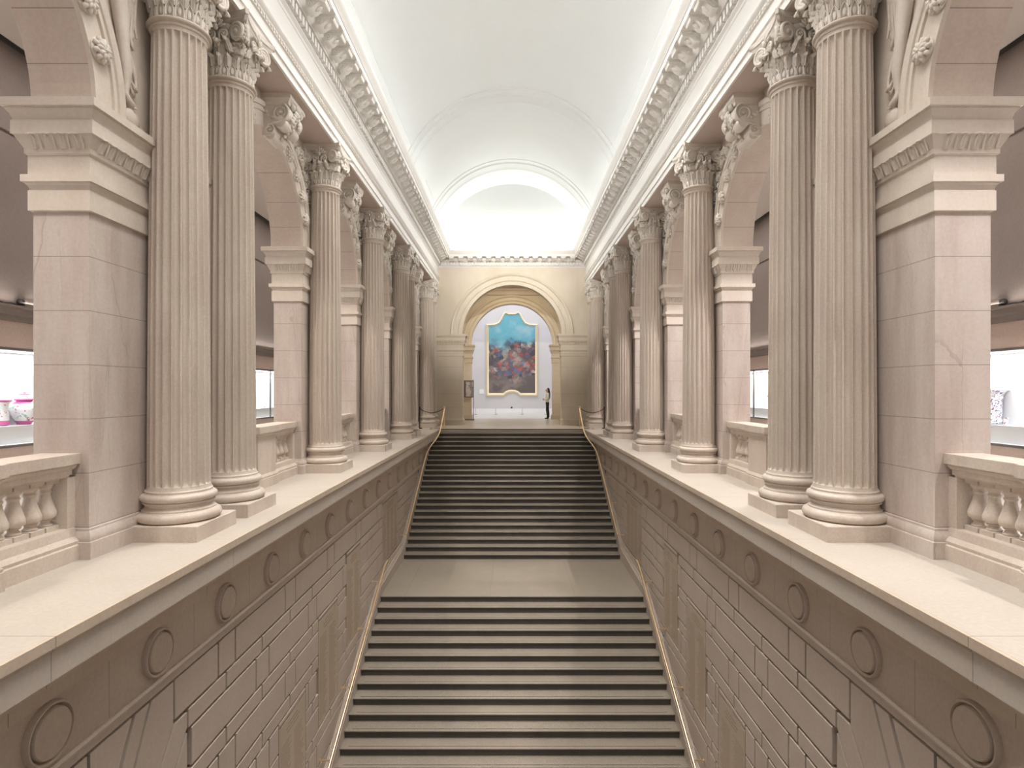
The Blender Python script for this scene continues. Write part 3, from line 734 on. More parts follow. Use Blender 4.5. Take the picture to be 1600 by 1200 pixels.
# ------------------------------------------------------------------ stair well walls
TABS = [(8.21, 9.27, -3.25, -5.05), (9.88, 10.96, -2.38, -4.2), (11.58, 12.6, -1.75, -3.58), (14.75, 16.7, -1.33, -2.9)]
ROWS = []
z = -1.24; k = 0
while z > Z_B:
    ROWS.append((z, z-.42, 'T', k)); z -= .42; ROWS.append((z, z-.22, 'N', k)); z -= .22; k += 1
def block(b, s, y0, y1, z0, z1):
    g = .017; e = .004
    y0 += g; y1 -= g; z1 -= g; z0 += g
    if y1-y0 < .06 or z1-z0 < .03: return
    b.rings([[(s*(U_W+.08), y0, z0),(s*(U_W+.08), y1, z0),(s*(U_W+.08), y1, z1),(s*(U_W+.08), y0, z1)],
             [(s*(U_W+.006), y0, z0),(s*(U_W+.006), y1, z0),(s*(U_W+.006), y1, z1),(s*(U_W+.006), y0, z1)],
             [(s*U_W, y0+e, z0+e),(s*U_W, y1-e, z0+e),(s*U_W, y1-e, z1-e),(s*U_W, y0+e, z1-e)]])
def roundel_mesh():
    b = MB()
    b.lathe([(.218,0),(.218,.03),(.21,.045),(.198,.045),(.192,.035),(.19,.004),(.178,.004),(.175,.04),(.168,.052),(.08,.057),(.005,.058)], 48, (0,0,0), True, 0, 'x')
    return b.mesh('roundel', M_frieze, 30)
ME_RND = roundel_mesh()
for s in (-1, 1):
    b = MB()
    b.box(*sorted((s*(U_W+.05), s*3.6)), -4, Y_TOP+.1, Z_B, -.3, 1)
    b.box(*sorted((s*U_W, s*3.5)), -4, Y_TOP+.05, -1.10, -.55, 2)       # frieze
    # string moulding under the frieze
    b.ext_y([(3.5,-1.24),(3.34,-1.24),(3.32,-1.235),(3.305,-1.215),(3.30,-1.15),(3.285,-1.145),(3.28,-1.12),(3.30,-1.10),(3.5,-1.10)], -4, Y_TOP, s, 0)
    for zt, zb, kind, k in ROWS:
        iv = []
        if kind == 'T':
            st = 6.52 if k % 2 == 0 else 5.56
            y = st-1.92*4; cuts = []
            while y < 26: cuts += [y, y+.40]; y += 1.92
        else:
            cuts = [8.62-.96*6+.96*j for j in range(30)]
        y_min = 5.66 if zt > -1.3 else (5.9 if zt > -2.5 else 3.0)
        y_max = Y_TOP
        ivs = [(max(a, y_min), min(c, y_max)) for a, c in zip(cuts, cuts[1:]) if c > y_min and a < y_max]
        for ty0, ty1, tz1, tz0 in TABS:
            if min(zt, tz1)-max(zb, tz0) > .06:
                out = []
                for a, c in ivs:
                    if c <= ty0 or a >= ty1: out.append((a, c)); continue
                    if a < ty0: out.append((a, ty0))
                    if c > ty1: out.append((ty1, c))
                ivs = out
                if zt-tz1 > .03: block(b, s, ty0, ty1, tz1, zt)
                if tz0-zb > .03: block(b, s, ty0, ty1, zb, tz0)
        for a, c in ivs:
            if nose_z(c) > zt+.02: continue     # wholly below the stair
            block(b, s, a, c, zb, zt)
    def vpoly(pts):
        ring0 = [(s*(U_W+.08), y, z) for y, z in pts]; ring1 = [(s*(U_W), y, z) for y, z in pts]; b.rings([ring0, ring1])
    vpoly([(3.2,-1.26),(4.5,-1.26),(4.5,-2.5),(3.2,-2.5)]); vpoly([(4.535,-1.26),(5.03,-1.26),(4.56,-2.2),(4.535,-2.2)])
    vpoly([(5.08,-1.26),(5.27,-1.26),(4.66,-2.5),(4.47,-2.5)])
    vpoly([(5.31,-1.26),(5.645,-1.26),(5.645,-1.67),(5.03,-2.5),(4.70,-2.5)])
    vpoly([(5.68,-1.69),(5.885,-1.69),(5.885,-1.84),(5.40,-2.5),(5.07,-2.5)]); vpoly([(5.885,-1.90),(5.885,-2.5),(5.44,-2.5)])
    w = struct(b.obj('wall_stair_%s' % SIDE[s], [M_block, M_groove, M_frieze], None, None), 'channelled stone wall on the %s of the stair' % SIDE[s], 'wall')
    for k in range(16):
        link('roundel', ME_RND, w, (s*U_W, 4.11+1.27*k, -.845), (0, 0, pi if s > 0 else 0))
    # stepped-and-sloped skirting (string) beside the steps
    b = MB()
    def band(pts_y, dz0, dz1, u0, u1):
        for (ya, yb) in zip(pts_y, pts_y[1:]):
            za, zb2 = nose_z(ya), nose_z(yb)
            b.rings([[(s*u0, ya, za+dz0),(s*u1, ya, za+dz0),(s*u1, ya, za+dz1),(s*u0, ya, za+dz1)],
                     [(s*u0, yb, zb2+dz0),(s*u1, yb, zb2+dz0),(s*u1, yb, zb2+dz1),(s*u0, yb, zb2+dz1)]])
    ys = [Y_BB, Y_LF, Y_LB, Y_TOP-.4]
    band(ys, -.35, .20, U_ST, U_W+.02); band(ys, .20, .235, U_ST+.03, U_W+.02); band(ys, .235, .27, U_ST+.05, U_W+.02); band(ys, .33, .345, U_W-.012, U_W+.02)
    struct(b.obj('baseboard_stair_%s' % SIDE[s], M_block), 'sloping stone skirting beside the steps, %s' % SIDE[s], 'skirting')
    # inscribed tablets
    for i, (y0, y1, z1, z0) in enumerate(TABS):
        lab = ['engraved stone tablet on the %s stair wall, lowest and nearest' , 'engraved stone tablet on the %s stair wall, second up the lower flight', 'engraved stone tablet on the %s stair wall, third, by the landing', 'wide engraved stone tablet on the %s stair wall above the landing'][i] % SIDE[s]
        t = thing('inscription_tablet', lab, 'tablet', (s*(U_W+.02), (y0+y1)/2, z0), group='engraved name tablets')
        hh = (y1-y0)/2-.012; H = z1-z0
        b = MB(); b.box(*sorted((-s*.018, s*.03)), -hh, hh, .01, H-.01); b.obj('slab', M_tab, t)
        b = MB(); rnd = random.Random(i*3+s)
        ncol = 2 if i < 3 else 4; cw = 2*hh/ncol
        def dash(ya, yb, zc, h): b.box(*sorted((-s*.0178, -s*.0195)), ya, yb, zc-h/2, zc+h/2)
        nx = 0
        for r in range(3):
            wd = (.34, .5, .42)[r]*hh*2; y = -wd/2
            while y < wd/2:
                L = rnd.uniform(.03,.09); dash(y, min(y+L, wd/2), H-.10-.055*r, .022); y += L+.02
        zz = H-.32
        while zz > .08:
            for c in range(ncol):
                ya = -hh+cw*c+.05; ye = ya+(cw-.09)*rnd.uniform(.6, 1); y = ya
                while y < ye-.02:
                    L = rnd.uniform(.03,.10); dash(y, min(y+L, ye), zz, .014); y += L+.012
            zz -= .034
        b.obj('inscription', M_letter, t)

# ------------------------------------------------------------------ staircase
st = link('staircase', None); tag(st, 'broad grey granite staircase of two flights rising to the far arch', 'stairs', kind='structure')
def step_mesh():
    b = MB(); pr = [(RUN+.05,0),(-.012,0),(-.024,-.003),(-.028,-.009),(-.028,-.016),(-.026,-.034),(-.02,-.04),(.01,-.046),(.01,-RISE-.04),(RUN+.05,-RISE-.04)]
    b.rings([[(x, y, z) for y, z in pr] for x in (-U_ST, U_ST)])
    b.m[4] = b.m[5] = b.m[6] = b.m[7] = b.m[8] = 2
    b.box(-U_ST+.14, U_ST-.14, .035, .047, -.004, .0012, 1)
    return b.mesh('step', [M_gran, M_strip, M_riser_shade], 30)
ME_STEP = step_mesh()
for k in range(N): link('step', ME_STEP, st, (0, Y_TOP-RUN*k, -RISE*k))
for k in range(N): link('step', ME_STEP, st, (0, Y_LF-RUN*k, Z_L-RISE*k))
b = MB(); b.box(-U_ST, U_ST, Y_LF+.012, Y_LB+.1, Z_L-.3, Z_L+.0015); b.obj('landing', M_land, st)

# ------------------------------------------------------------------ handrails
def rail(path, s, label, brackets, post=False):
    t = thing('handrail', label, 'handrail', (0,0,0), group='brass stair handrails')
    b = MB(); b.tube([(s*u, y, z) for u, y, z in path], .027, 12)
    for e in (path[0], path[-1]): b.ell((s*e[0], e[1], e[2]), (.03,.03,.03), 10, 8)
    b.obj('rail', M_brass, t, 50)
    for y, u in brackets:
        z = nose_z(y)+.86
        if y > Y_LF and y < Y_LB: z = Z_L+.86
        b = MB(); b.tube([(s*u, y, z-.02), (s*u, y, z-.07), (s*(u+.06), y, z-.09), (s*(U_W+.005), y, z-.09)], .012, 8)
        b.lathe([(.035,-.012),(.035,0),(.02,.006)], 14, (s*(U_W-.002), y, z-.09), True, 0, 'x'); b.obj('bracket', M_brass, t, 50)
    if post:
        b = MB(); y, u = path[-1][1], path[-1][0]
        b.tube([(s*u, y, 0), (s*u, y, .9)], .02, 10); b.lathe([(.05,0),(.05,.015),(.025,.03)], 16, (s*u, y, 0)); b.lathe([(.02,.86),(.05,.87),(.055,.9),(.05,.93),(.02,.94)], 14, (s*u, y, 0))
        b.obj('end_post', M_brass, t, 50)
def rz(y): return nose_z(y)+.88
def smooth_path(p, n=5):
    out = []
    V = [Vector(q) for q in p]
    for i in range(len(V)-1):
        p0 = V[max(i-1,0)]; p1 = V[i]; p2 = V[i+1]; p3 = V[min(i+2, len(V)-1)]
        for k in range(n):
            t = k/n
            out.append(.5*((2*p1)+(p2-p0)*t+(2*p0-5*p1+4*p2-p3)*t*t+(3*p1-p0-3*p2+p3)*t**3))
    out.append(V[-1]); return out
for s in (-1, 1):
    up = [(3.1, 16.9, rz(17.3)-.2)]+[(3.1, y, rz(y)) for y in (17.6, 19.0, 20.4)]+[(3.08, 20.9, rz(20.9)), (3.0, 21.3, rz(21.3)), (2.86, 21.75, rz(21.75)), (2.79, 22.2, rz(22.2)), (2.79, 22.9, rz(22.9)), (2.81, 23.95, rz(23.95))]
    rail(smooth_path(up), s, 'brass handrail of the upper flight on the %s wall' % SIDE[s], [(17.1, 3.1), (18.4, 3.1), (19.7, 3.1), (20.9, 3.08)], True)
    lo = [(3.1, 14.3, Z_L+.84), (3.1, 13.9, rz(13.9))]+[(3.1, y, rz(y)) for y in (12.5, 11, 9.5, 8.2)]+[(3.1, 7.3, Z_B+.9)]
    rail(smooth_path(lo), s, 'brass handrail of the lower flight on the %s wall' % SIDE[s], [(13.7, 3.1), (12.45, 3.1), (11.2, 3.1), (9.95, 3.1), (8.7, 3.1)])
    # rope barrier from rail end to the seventh column
    t = thing('rope_barrier', 'black rope barrier between the %s handrail end and the column' % SIDE[s], 'rope', (s*3.3, 24.4, 0), group='rope barriers')
    b = MB(); pts = []
    for i in range(15):
        q = i/14; pts.append((s*(-.44+1.0*q), -.45+.15*q, .84+.0*q-.17*(1-(2*q-1)**2)))
    b.tube(pts, .014, 8); b.obj('rope', M_black, t, 50)
    b = MB(); b.tube([(s*.56, -.30, 0), (s*.56, -.30, .88)], .018, 10); b.lathe([(.11,0),(.11,.02),(.03,.04)], 18, (s*.56, -.30, 0)); b.ell((s*.56, -.30, .89), (.03,.03,.03), 8, 6)
    b.obj('post', M_black, t, 50)

# ------------------------------------------------------------------ gallery display cases and porcelain
CASES = [1.85, 5.15, 8.45, 11.75, 15.05, 18.35, 21.65]
def sprinkle(name, base, cols, scale):
    """white glazed porcelain with painted sprigs"""
    m, Nn, L, P = mat(name)
    tc = Nn.new('ShaderNodeTexCoord'); col = None
    cur = base
    for i, (cc, th) in enumerate(cols):
        v = Nn.new('ShaderNodeTexNoise'); v.inputs['Scale'].default_value = scale*(1+.35*i); v.inputs['Detail'].default_value = 3
        mp = Nn.new('ShaderNodeMapping'); mp.inputs['Location'].default_value = (i*3.7, i*1.9, i*5.1); L.new(tc.outputs['Object'], mp.inputs[0]); L.new(mp.outputs[0], v.inputs['Vector'])
        f = ramp(Nn, L, v.outputs[0], th, th+.03); cur = mix(Nn, L, f, cur, cc)
    L.new(cur, P.inputs['Base Color']); P.inputs['Roughness'].default_value = .15
    return m
M_porc = sprinkle('famille_rose_porcelain', (.86,.86,.87), [((.35,.55,.45), .60), ((.65,.12,.22), .63), ((.3,.4,.6), .66)], 14)
M_pink = plain('pink_enamel', (.62,.14,.36), .2)
M_blue = sprinkle('imari_porcelain', (.84,.84,.86), [((.42,.12,.13), .585), ((.10,.12,.28), .56), ((.5,.25,.25), .63)], 30)
for s in (-1, 1):
    for i, (y0, y1) in enumerate(zip(CASES, CASES[1:])):
        t = thing('display_case', 'white lit case in the %s gallery wall, %s' % (SIDE[s], ['beside the viewer', 'opposite the nearest arch', 'behind the nearest pier, with large porcelain', 'opposite the third column', 'seen past the second column', 'beyond the dark mullion'][i]), 'display case', (s*7.7, (y0+y1)/2, .74), group='built-in display cases')
        h = (y1-y0)/2
        b = MB(); b.box(*sorted((s*.46, s*.49)), -h, h, 0, 1.5); b.box(*sorted((0, s*.49)), -h, h, 1.48, 1.5); b.box(*sorted((s*.01, s*.49)), -h, h, 0, .02)
        b.obj('lining', M_white, t)
        b = MB(); b.box(*sorted((s*.12, s*.46)), -h, h, .02, .30); b.obj('platform', M_white, t)
        b = MB(); b.box(*sorted((s*.0, s*.008)), -h+.02, h-.02, .02, 1.48); b.obj('pane', M_glass, t)
        b = MB(); b.box(*sorted((-s*.02, s*.02)), -h, h, -.02, .02); b.box(*sorted((-s*.02, s*.02)), -h, h, 1.48, 1.52); b.box(*sorted((-s*.02, s*.02)), h-.018, h+.018, 0, 1.5); b.obj('frame', M_dkgrey, t)
        area('case_light', (s*7.84, (y0+y1)/2, 2.2), (0, 0, 0), .22, 3.1, 34, (.97, .98, 1))
def pot(name, label, cat, loc, prof, m, extra=(), seg=28, group=None):
    t = thing(name, label, cat, loc, group=group)
    b = MB(); b.lathe(prof, seg); b.obj('body', m, t, 40)
    for nm, p, mm in extra: b = MB(); b.lathe(p, seg); b.obj(nm, mm, t, 40)
    return t
ZP = 1.045
JAR = [(.08,0),(.10,.01),(.10,.03),(.13,.06),(.17,.13),(.195,.22),(.19,.28),(.15,.34),(.11,.365),(.10,.39),(.09,.39)]
JX = [('foot_border', [(.100,.005),(.104,.03),(.12,.044),(.13,.06),(.125,.06),(.1,.035)], M_pink), ('shoulder_border', [(.15,.342),(.155,.336),(.115,.366),(.103,.39),(.1,.39)], M_pink),
      ('lid', [(.11,.392),(.125,.40),(.12,.42),(.10,.45),(.07,.485),(.03,.5),(.02,.5)], M_porc), ('lid_border', [(.118,.39),(.131,.40),(.126,.418),(.118,.42)], M_pink), ('knop_border', [(.075,.479),(.078,.488),(.034,.506),(.03,.5)], M_pink), ('finial', [(.012,.5),(.02,.515),(.03,.535),(.02,.555),(.006,.565)], M_porc)]
pot('covered_jar', 'white and pink covered porcelain jar in left case beside the nearest pier', 'jar', (-8.0, 9.45, ZP), JAR, M_porc, JX)
VASE = [(.08,0),(.11,.01),(.12,.04),(.11,.10),(.105,.2),(.11,.3),(.13,.37),(.15,.40),(.14,.40),(.1,.35)]
pot('beaker_vase', 'white and pink beaker vase beside the covered jar at left edge', 'vase', (-8.02, 9.02, ZP), VASE, M_porc, [('rim_border', [(.131,.37),(.152,.402),(.14,.404),(.12,.37)], M_pink), ('foot_border', [(.112,.01),(.123,.04),(.116,.08),(.108,.08),(.108,.01)], M_pink)])
pot('flared_vase', 'tall flared vase in red and blue enamels, right case beside nearest pier', 'vase', (8.0, 9.62, ZP), [(.15,0),(.17,.01),(.17,.05),(.15,.07),(.148,.2),(.15,.42),(.155,.44),(.16,.47),(.19,.52),(.245,.56),(.25,.575),(.23,.575),(.15,.5)], M_blue,
    [('rim', [(.235,.555),(.252,.562),(.252,.58),(.232,.58)], M_white), ('neck_ring', [(.150,.42),(.162,.425),(.162,.44),(.15,.445)], M_white)])
t = pot('porcelain_bird', 'tiny white porcelain figure on the platform beside the flared vase', 'figurine', (7.88, 9.2, ZP), [(.03,0),(.035,.01),(.03,.03),(.04,.06),(.03,.09),(.01,.1)], M_porc)
b = MB(); b.ell((0,-.03,.11), (.02,.03,.02), 8, 6); b.tube([(0,-.05,.11),(0,-.075,.105)], [.008,.002], 6); b.obj('head', M_porc, t, 50)
# small pieces in the far cases
pot('footed_cup', 'small cream cup in the left case seen past the second column', 'cup', (-7.95, 17.35, ZP), [(.04,0),(.045,.01),(.03,.03),(.05,.06),(.09,.14),(.11,.26),(.10,.26),(.07,.14)], plain('cream_glaze', (.7,.68,.52), .2))
pot('small_bowl', 'tiny bowl on the left case platform beyond the mullion', 'bowl', (-7.95, 18.5, ZP), [(.03,0),(.04,.01),(.07,.06),(.08,.09),(.07,.09)], M_porc)
M_dkb = plain('blue_glaze', (.12,.13,.28), .2); M_red = plain('red_glaze', (.5,.08,.1), .2)
t = pot('red_figurine', 'small red figurine in right case between columns', 'figurine', (7.92, 16.95, ZP), [(.10,0),(.10,.03),(.05,.05),(.035,.10),(.045,.15),(.02,.19)], M_red)
b = MB(); b.ell((0,0,.21), (.026,.026,.03), 8, 6); b.obj('head', M_white, t, 50)
for i, (y, z, r, lab) in enumerate(((17.75,.42,.05,'small blue cup on upper peg of right case'),(17.75,.62,.035,'tiny cup highest on the right case back wall'),(18.05,.32,.055,'dark blue dish standing at right case mullion'),(17.6,.10,.10,'round blue and white bowl on the right case platform'))):
    pot('small_dish', lab, 'dish', (8.06-.03*(i == 3), y, ZP+z-.1*(i == 3)), [(r*.4,0),(r*.5,.01),(r*.9,r*.8),(r,r*1.3),(r*.9,r*1.3)], M_dkb if i != 1 else M_red)
    if i != 3:
        b = MB(); b.box(7.98, 8.17, y-.06, y+.06, ZP+z-.012, ZP+z); tag(b.obj('glass_shelf', M_white), 'small bracket shelf under %s' % lab.split(' on ')[0].split(' highest')[0].split(' standing')[0], 'shelf', kind='thing')
# small spot fittings lying on the gallery cornice
for s in (-1, 1):
    t = thing('cornice_uplight', 'small box-shaped lamp fitting on the %s gallery cornice beside the nearest pier' % SIDE[s], 'light fitting', (s*7.62, 9.05, 2.9), group='cornice lamp fittings')
    b = MB(); b.loft_rect([(0,0),(0,.13),(-.01,.14)], -.05, .05, -.09, .09); b.obj('housing', M_gwall, t)
    b = MB(); b.lathe([(.05,-.02),(.055,0),(.05,.02)], 14, (0,-.12,.07), True, 0, 'y'); b.obj('lamp_head', M_black, t, 40)
    b = MB(); b.tube([(0,-.15,.02),(0,-.3,.03),(0,-.42,.015),(0,-.55,.05)], .01, 6); b.obj('cable', M_black, t, 50)

# ------------------------------------------------------------------ picture gallery: painting, card, barrier, sign, woman
def half_to_ring(pts, y):
    P = [((x)*.00622, 1.6+(610-(470+q*.13333))*.04667) for x, q in pts]
    P = [(x, z) for x, z in P]
    right = P; left = [(-x, z) for x, z in P[::-1] if abs(x) > 1e-6]
    return [(x, y, z) for x, z in right+left]
OUT = [(0,152),(40,150),(70,132),(100,148),(125,200),(160,252),(205,272),(302,275),(302,1118),(95,1118),(72,1092),(42,1077),(0,1072)]
INN = [(0,168),(44,167),(68,152),(86,164),(110,214),(148,270),(200,294),(272,298),(272,1082),(100,1082),(76,1060),(42,1046),(0,1042)]
MID = [((a[0]+b_[0])/2, (a[1]+b_[1])/2) for a, b_ in zip(OUT, INN)]
t = thing('framed_painting', 'huge blue and brown painting in a shaped gilt frame seen through the arch', 'painting', (0, 0, 0))
b = MB()
b.rings([half_to_ring(OUT, 42.0), half_to_ring(OUT, 41.88), half_to_ring(MID, 41.84), half_to_ring(MID, 41.90), half_to_ring(INN, 41.92), half_to_ring(INN, 42.0)], False, True)
b.obj('frame', M_gold, t, 30)
def painting_mat():
    """generic abstract stand-in: blue above, warm broken colour below"""
    m, Nn, L, P = mat('abstract_canvas')
    g = Nn.new('ShaderNodeNewGeometry'); pos = g.outputs['Position']
    sep = Nn.new('ShaderNodeSeparateXYZ'); L.new(pos, sep.inputs[0])
    n1 = noise(Nn, L, pos, .9, 5); n2 = noise(Nn, L, pos, 2.3, 6, .65); n3 = noise(Nn, L, pos, 1.5, 3)
    h = math(Nn, L, 'ADD', sep.outputs[2], math(Nn, L, 'MULTIPLY', math(Nn, L, 'SUBTRACT', n1, .5), 4.2))
    sky = mix(Nn, L, ramp(Nn, L, n1, .5, .85), (.13,.40,.50), (.42,.56,.62))
    v = Nn.new('ShaderNodeTexVoronoi'); v.inputs['Scale'].default_value = 3.6; L.new(pos, v.inputs['Vector'])
    r = Nn.new('ShaderNodeValToRGB'); e = r.color_ramp; L.new(v.outputs['Color'], r.inputs[0])
    e.elements[0].position = 0; e.elements[0].color = (.03,.025,.04,1); e.elements[1].position = 1; e.elements[1].color = (.5,.42,.36,1)
    for p, c in ((.2,(.09,.08,.11)),(.35,(.16,.10,.08)),(.5,(.42,.07,.07)),(.62,(.08,.13,.28)),(.75,(.3,.24,.2)),(.88,(.6,.54,.46))):
        q = e.elements.new(p); q.color = (*c, 1)
    e.interpolation = 'CONSTANT'
    warm = mix(Nn, L, ramp(Nn, L, n2, .35, .68), r.outputs[0], (.07,.055,.07))
    warm = mix(Nn, L, math(Nn, L, 'MULTIPLY', ramp(Nn, L, n3, .54, .7), .45), warm, (.50,.40,.33))
    gr = mix(Nn, L, ramp(Nn, L, n1, .4, .6), (.10,.08,.08), (.26,.2,.17))
    col = mix(Nn, L, ramp(Nn, L, h, 2.0, 2.9), gr, warm)
    col = mix(Nn, L, ramp(Nn, L, h, 4.6, 5.3), col, sky)
    L.new(col, P.inputs['Base Color']); P.inputs['Roughness'].default_value = .5
    return m
b = MB(); b.poly(half_to_ring(INN, 41.935)); b.obj('canvas', painting_mat(), t)
b = MB(); b.box(-2.37, -2.05, 41.97, 42.0, 1.35, 1.68); tag(b.obj('label_card', M_white), 'small white label card on the wall left of the painting', 'label', kind='thing')
b = MB(); b.box(-.09, .04, 41.93, 41.96, .32, .40); b.lathe([(.02,0),(.05,.01),(.05,.03),(.02,.04)], 12, (-.03, 41.92, .36), True, 0, 'y')
tag(b.obj('wall_sensor', M_black), 'small black sensor low on the wall under the painting', 'sensor', kind='thing')
t = thing('low_barrier', 'low rail of thin posts and cord in front of the large painting', 'barrier', (0, 38.4, 0))
for x in (-2.43, -1.08, .68, 2.30):
    b = MB(); b.tube([(x,0,0),(x,0,.42)], .011, 8); q = b.obj('post', M_dkgrey, t)
    b = MB(); b.box(x-.13,x+.13,-.06,.06,0,.015); b.obj('foot', M_dkgrey, q)
b = MB(); b.tube([(-2.6,0,.40),(2.6,0,.40)], .006, 6); b.obj('cord', M_dkgrey, t)

# freestanding sign, left of the inner arch
M_poster = sprinkle('poster_print', (.30,.28,.28), [((.55,.5,.48), .48), ((.12,.11,.11), .56), ((.45,.36,.3), .62)], 3.0)
t = thing('sign_stand', 'grey freestanding sign with a framed poster, left side of the inner arch', 'sign', (-2.33, 31.0, 0))
b = MB(); b.box(-.32,.30,-.16,.16,0,.05); b.obj('foot', M_dkgrey, t)
for x in (-.30, .24):
    b = MB(); b.box(x, x+.035, -.025, .025, .05, 2.17); b.obj('post', M_dkgrey, t)
b = MB(); b.box(-.28,.26,-.035,.035,1.22,2.14); b.box(-.28,-.17,-.045,.045,1.22,2.14); b.obj('panel', plain('brown_panel', (.13,.10,.09), .5), t)
b = MB(); b.box(-.15,.235,-.05,-.03,1.27,2.07); b.obj('poster', M_poster, t)

# woman: one continuous skinned body, clothes and hair as children
def skin_obj(name, verts, edges, radii, m, parent, sub=2):
    me = bpy.data.meshes.new(name); me.from_pydata(verts, edges, []); o = link(name, me, parent)
    md = o.modifiers.new('skin', 'SKIN'); md.use_smooth_shade = True
    for i, r in enumerate(radii):
        sv = me.skin_vertices[0].data[i] if me.skin_vertices else None
        if sv: sv.radius = r if isinstance(r, tuple) else (r, r)
    if me.skin_vertices: me.skin_vertices[0].data[0].use_root = True
    ss = o.modifiers.new('sub', 'SUBSURF'); ss.levels = sub; ss.render_levels = sub
    me.materials.append(m); return o
def skinned(name, verts, edges, radii, m, parent, sub=2):
    bm = bmesh.new(); lay = bm.verts.layers.skin.verify()
    vs = []
    for i, p in enumerate(verts):
        v = bm.verts.new(p); r = radii[i]; v[lay].radius = r if isinstance(r, tuple) else (r, r); v[lay].use_root = (i == 0); vs.append(v)
    for a, c in edges: bm.edges.new((vs[a], vs[c]))
    me = bpy.data.meshes.new(name); bm.to_mesh(me); bm.free(); me.materials.append(m)
    o = link(name, me, parent)
    md = o.modifiers.new('skin', 'SKIN'); md.use_smooth_shade = True
    ss = o.modifiers.new('sub', 'SUBSURF'); ss.levels = sub; ss.render_levels = sub
    return o
M_skin = plain('skin', (.62,.40,.30), .5); M_hair = plain('dark_hair', (.018,.013,.011), .45)
M_top = plain('cream_sweater', (.72,.68,.62), .8); M_pant = plain('black_trousers', (.02,.02,.024), .7); M_shoe = plain('black_shoe', (.015,.015,.015), .4)
P = thing('person', 'woman in cream top and dark trousers standing at the right jamb, facing the gallery left', 'person', (1.99, 32.42, 0))
# body faces -x (local). chain: pelvis root
bv = [(0,0,.93),(0,0,1.08),(.0,0,1.25),(.01,0,1.40),(.0,0,1.46),(-.012,0,1.53),(-.03,0,1.605),(-.018,0,1.685),  # 0-7 torso, neck, head
      (.0,-.085,.86),(-.03,-.09,.48),(.02,-.09,.09),(-.05,-.09,.035),(-.13,-.095,.025),   # 8-12 leg a
      (.01,.085,.86),(.04,.09,.48),(.07,.09,.09),(.0,.09,.035),(-.09,.095,.025),   # 13-17 leg b
      (.01,-.16,1.40),(.03,-.21,1.15),(-.14,-.17,1.06),(-.19,-.12,1.08),           # 18-21 arm a
      (.01,.16,1.40),(.03,.21,1.15),(-.13,.17,1.10),(-.19,.09,1.11)]              # 22-25 arm b
be = [(0,1),(1,2),(2,3),(3,4),(4,5),(5,6),(6,7),(0,8),(8,9),(9,10),(10,11),(11,12),(0,13),(13,14),(14,15),(15,16),(16,17),(3,18),(18,19),(19,20),(20,21),(3,22),(22,23),(23,24),(24,25)]
br = [(.10,.13),(.085,.11),(.10,.125),(.085,.12),.05,.058,(.10,.09),(.11,.098),.08,.052,.035,.035,.02,.08,.052,.035,.035,.02,.05,.038,.03,.025,.05,.038,.03,.025]
body = skinned('body', bv, be, br, M_skin, P)
b = MB(); b.ell((-.104,0,1.605), (.016,.011,.018), 8, 6); b.obj('nose', M_skin, P, 60)
for sy in (-1, 1):
    b = MB(); b.ell((-.099, sy*.03, 1.635), (.008,.012,.006), 8, 6); b.obj('eye', M_hair, P, 60)
    b = MB(); b.ell((.0, sy*.075, 1.63), (.018,.008,.028), 8, 6); b.obj('ear', M_skin, P, 60)
b = MB(); b.ell((-.092,0,1.57), (.006,.02,.006), 8, 6); b.obj('mouth', plain('lips', (.5,.2,.18), .5), P, 60)
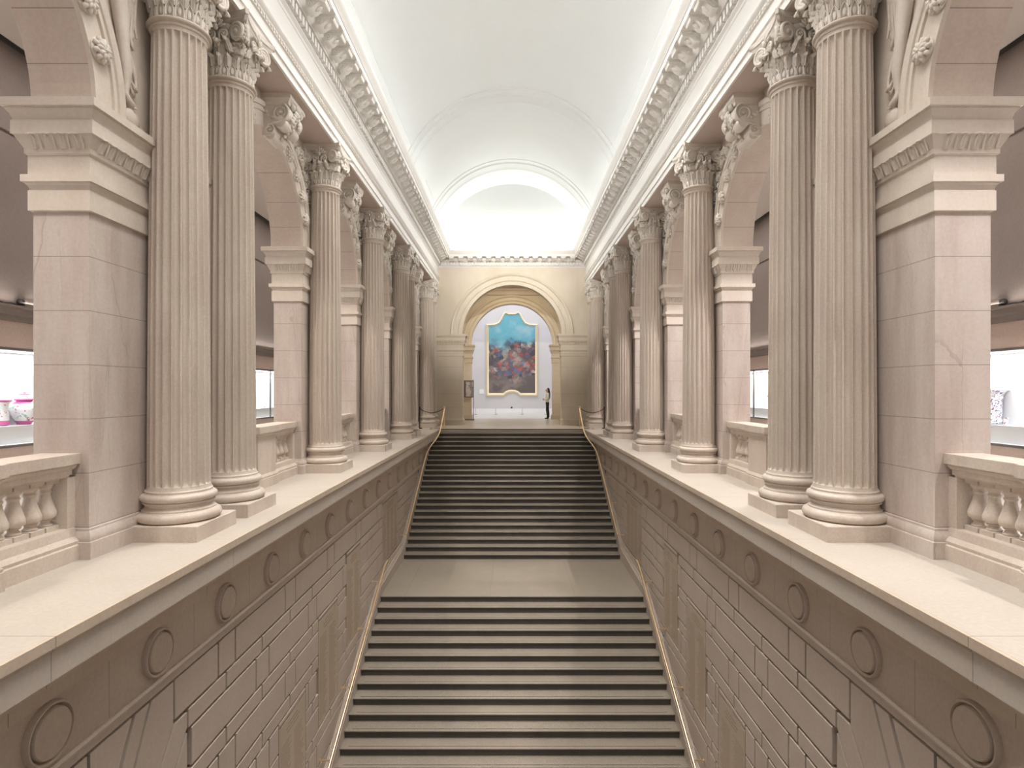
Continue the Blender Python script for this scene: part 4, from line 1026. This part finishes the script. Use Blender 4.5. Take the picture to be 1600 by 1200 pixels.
# hands: palm plus five fingers each
for (hx, hy, hz, sy) in ((-.165,-.12,1.075,-1), (-.165,.10,1.108,1)):
    hv = [(0,0,0),(-.035,-sy*.02,-.002)]; he = [(0,1)]; hr = [(.022,.013),(.03,.012)]
    for k, (ln, dz) in enumerate(((.065,.024),(.075,.009),(.07,-.006),(.055,-.021))):
        b0 = len(hv); hv += [(-.05,-sy*.03,dz),(-.05-ln*.45,-sy*(.03+ln*.3),dz),(-.05-ln*.6,-sy*(.03+ln*.75),dz-.004)]; hr += [.0085,.008,.006]; he += [(1,b0),(b0,b0+1),(b0+1,b0+2)]
    b0 = len(hv); hv += [(-.015,-sy*.012,.03),(-.04,-sy*.03,.045)]; hr += [.0095,.007]; he += [(0,b0),(b0,b0+1)]
    h = skinned('hand', hv, he, hr, M_skin, P, 1); h.location = (hx, hy, hz)
# sweater
tv = [(0,0,.86),(0,0,.96),(0,0,1.08),(0,0,1.25),(.01,0,1.39),(.0,0,1.47),(.01,-.165,1.385),(.03,-.215,1.15),(-.11,-.175,1.066),(-.165,-.14,1.07),(.01,.165,1.385),(.03,.215,1.15),(-.10,.175,1.098),(-.165,.12,1.105)]
te = [(0,1),(1,2),(2,3),(3,4),(4,5),(4,6),(6,7),(7,8),(8,9),(4,10),(10,11),(11,12),(12,13)]
skinned('sweater', tv, te, [(.12,.155),(.125,.16),(.11,.14),(.125,.15),(.11,.14),.07,.076,.060,.050,.040,.076,.060,.050,.040], M_top, P)
for sy in (-1, 1):
    lv = [(.0,sy*.06,1.0),(.0,sy*.075,.88),(.01*(sy > 0),sy*.085,.72),(-.03+.07*(sy > 0),sy*.09,.48),(.02+.05*(sy > 0),sy*.09,.22),(.02+.05*(sy > 0),sy*.09,.05)]
    skinned('trouser_leg', lv, [(i, i+1) for i in range(5)], [(.09,.072),(.115,.09),.09,.072,.062,.06], M_pant, P)
for (x, y) in ((.02,-.092),(.07,.092)):
    skinned('shoe', [(x+.03,y,.05),(x-.06,y,.045),(x-.15,y,.035),(x-.19,y,.03)], [(0,1),(1,2),(2,3)], [(.05,.045),(.047,.042),(.036,.03),(.02,.02)], M_shoe, P)
hv = [(-.015,0,1.715),(.03,0,1.675),(.07,0,1.58),(.10,0,1.44),(.115,0,1.28),(.11,0,1.14),(.10,0,1.08)]
skinned('hair', hv, [(i, i+1) for i in range(6)], [(.07,.08),(.092,.105),(.07,.085),(.05,.065),(.042,.05),(.03,.036),(.01,.012)], M_hair, P)
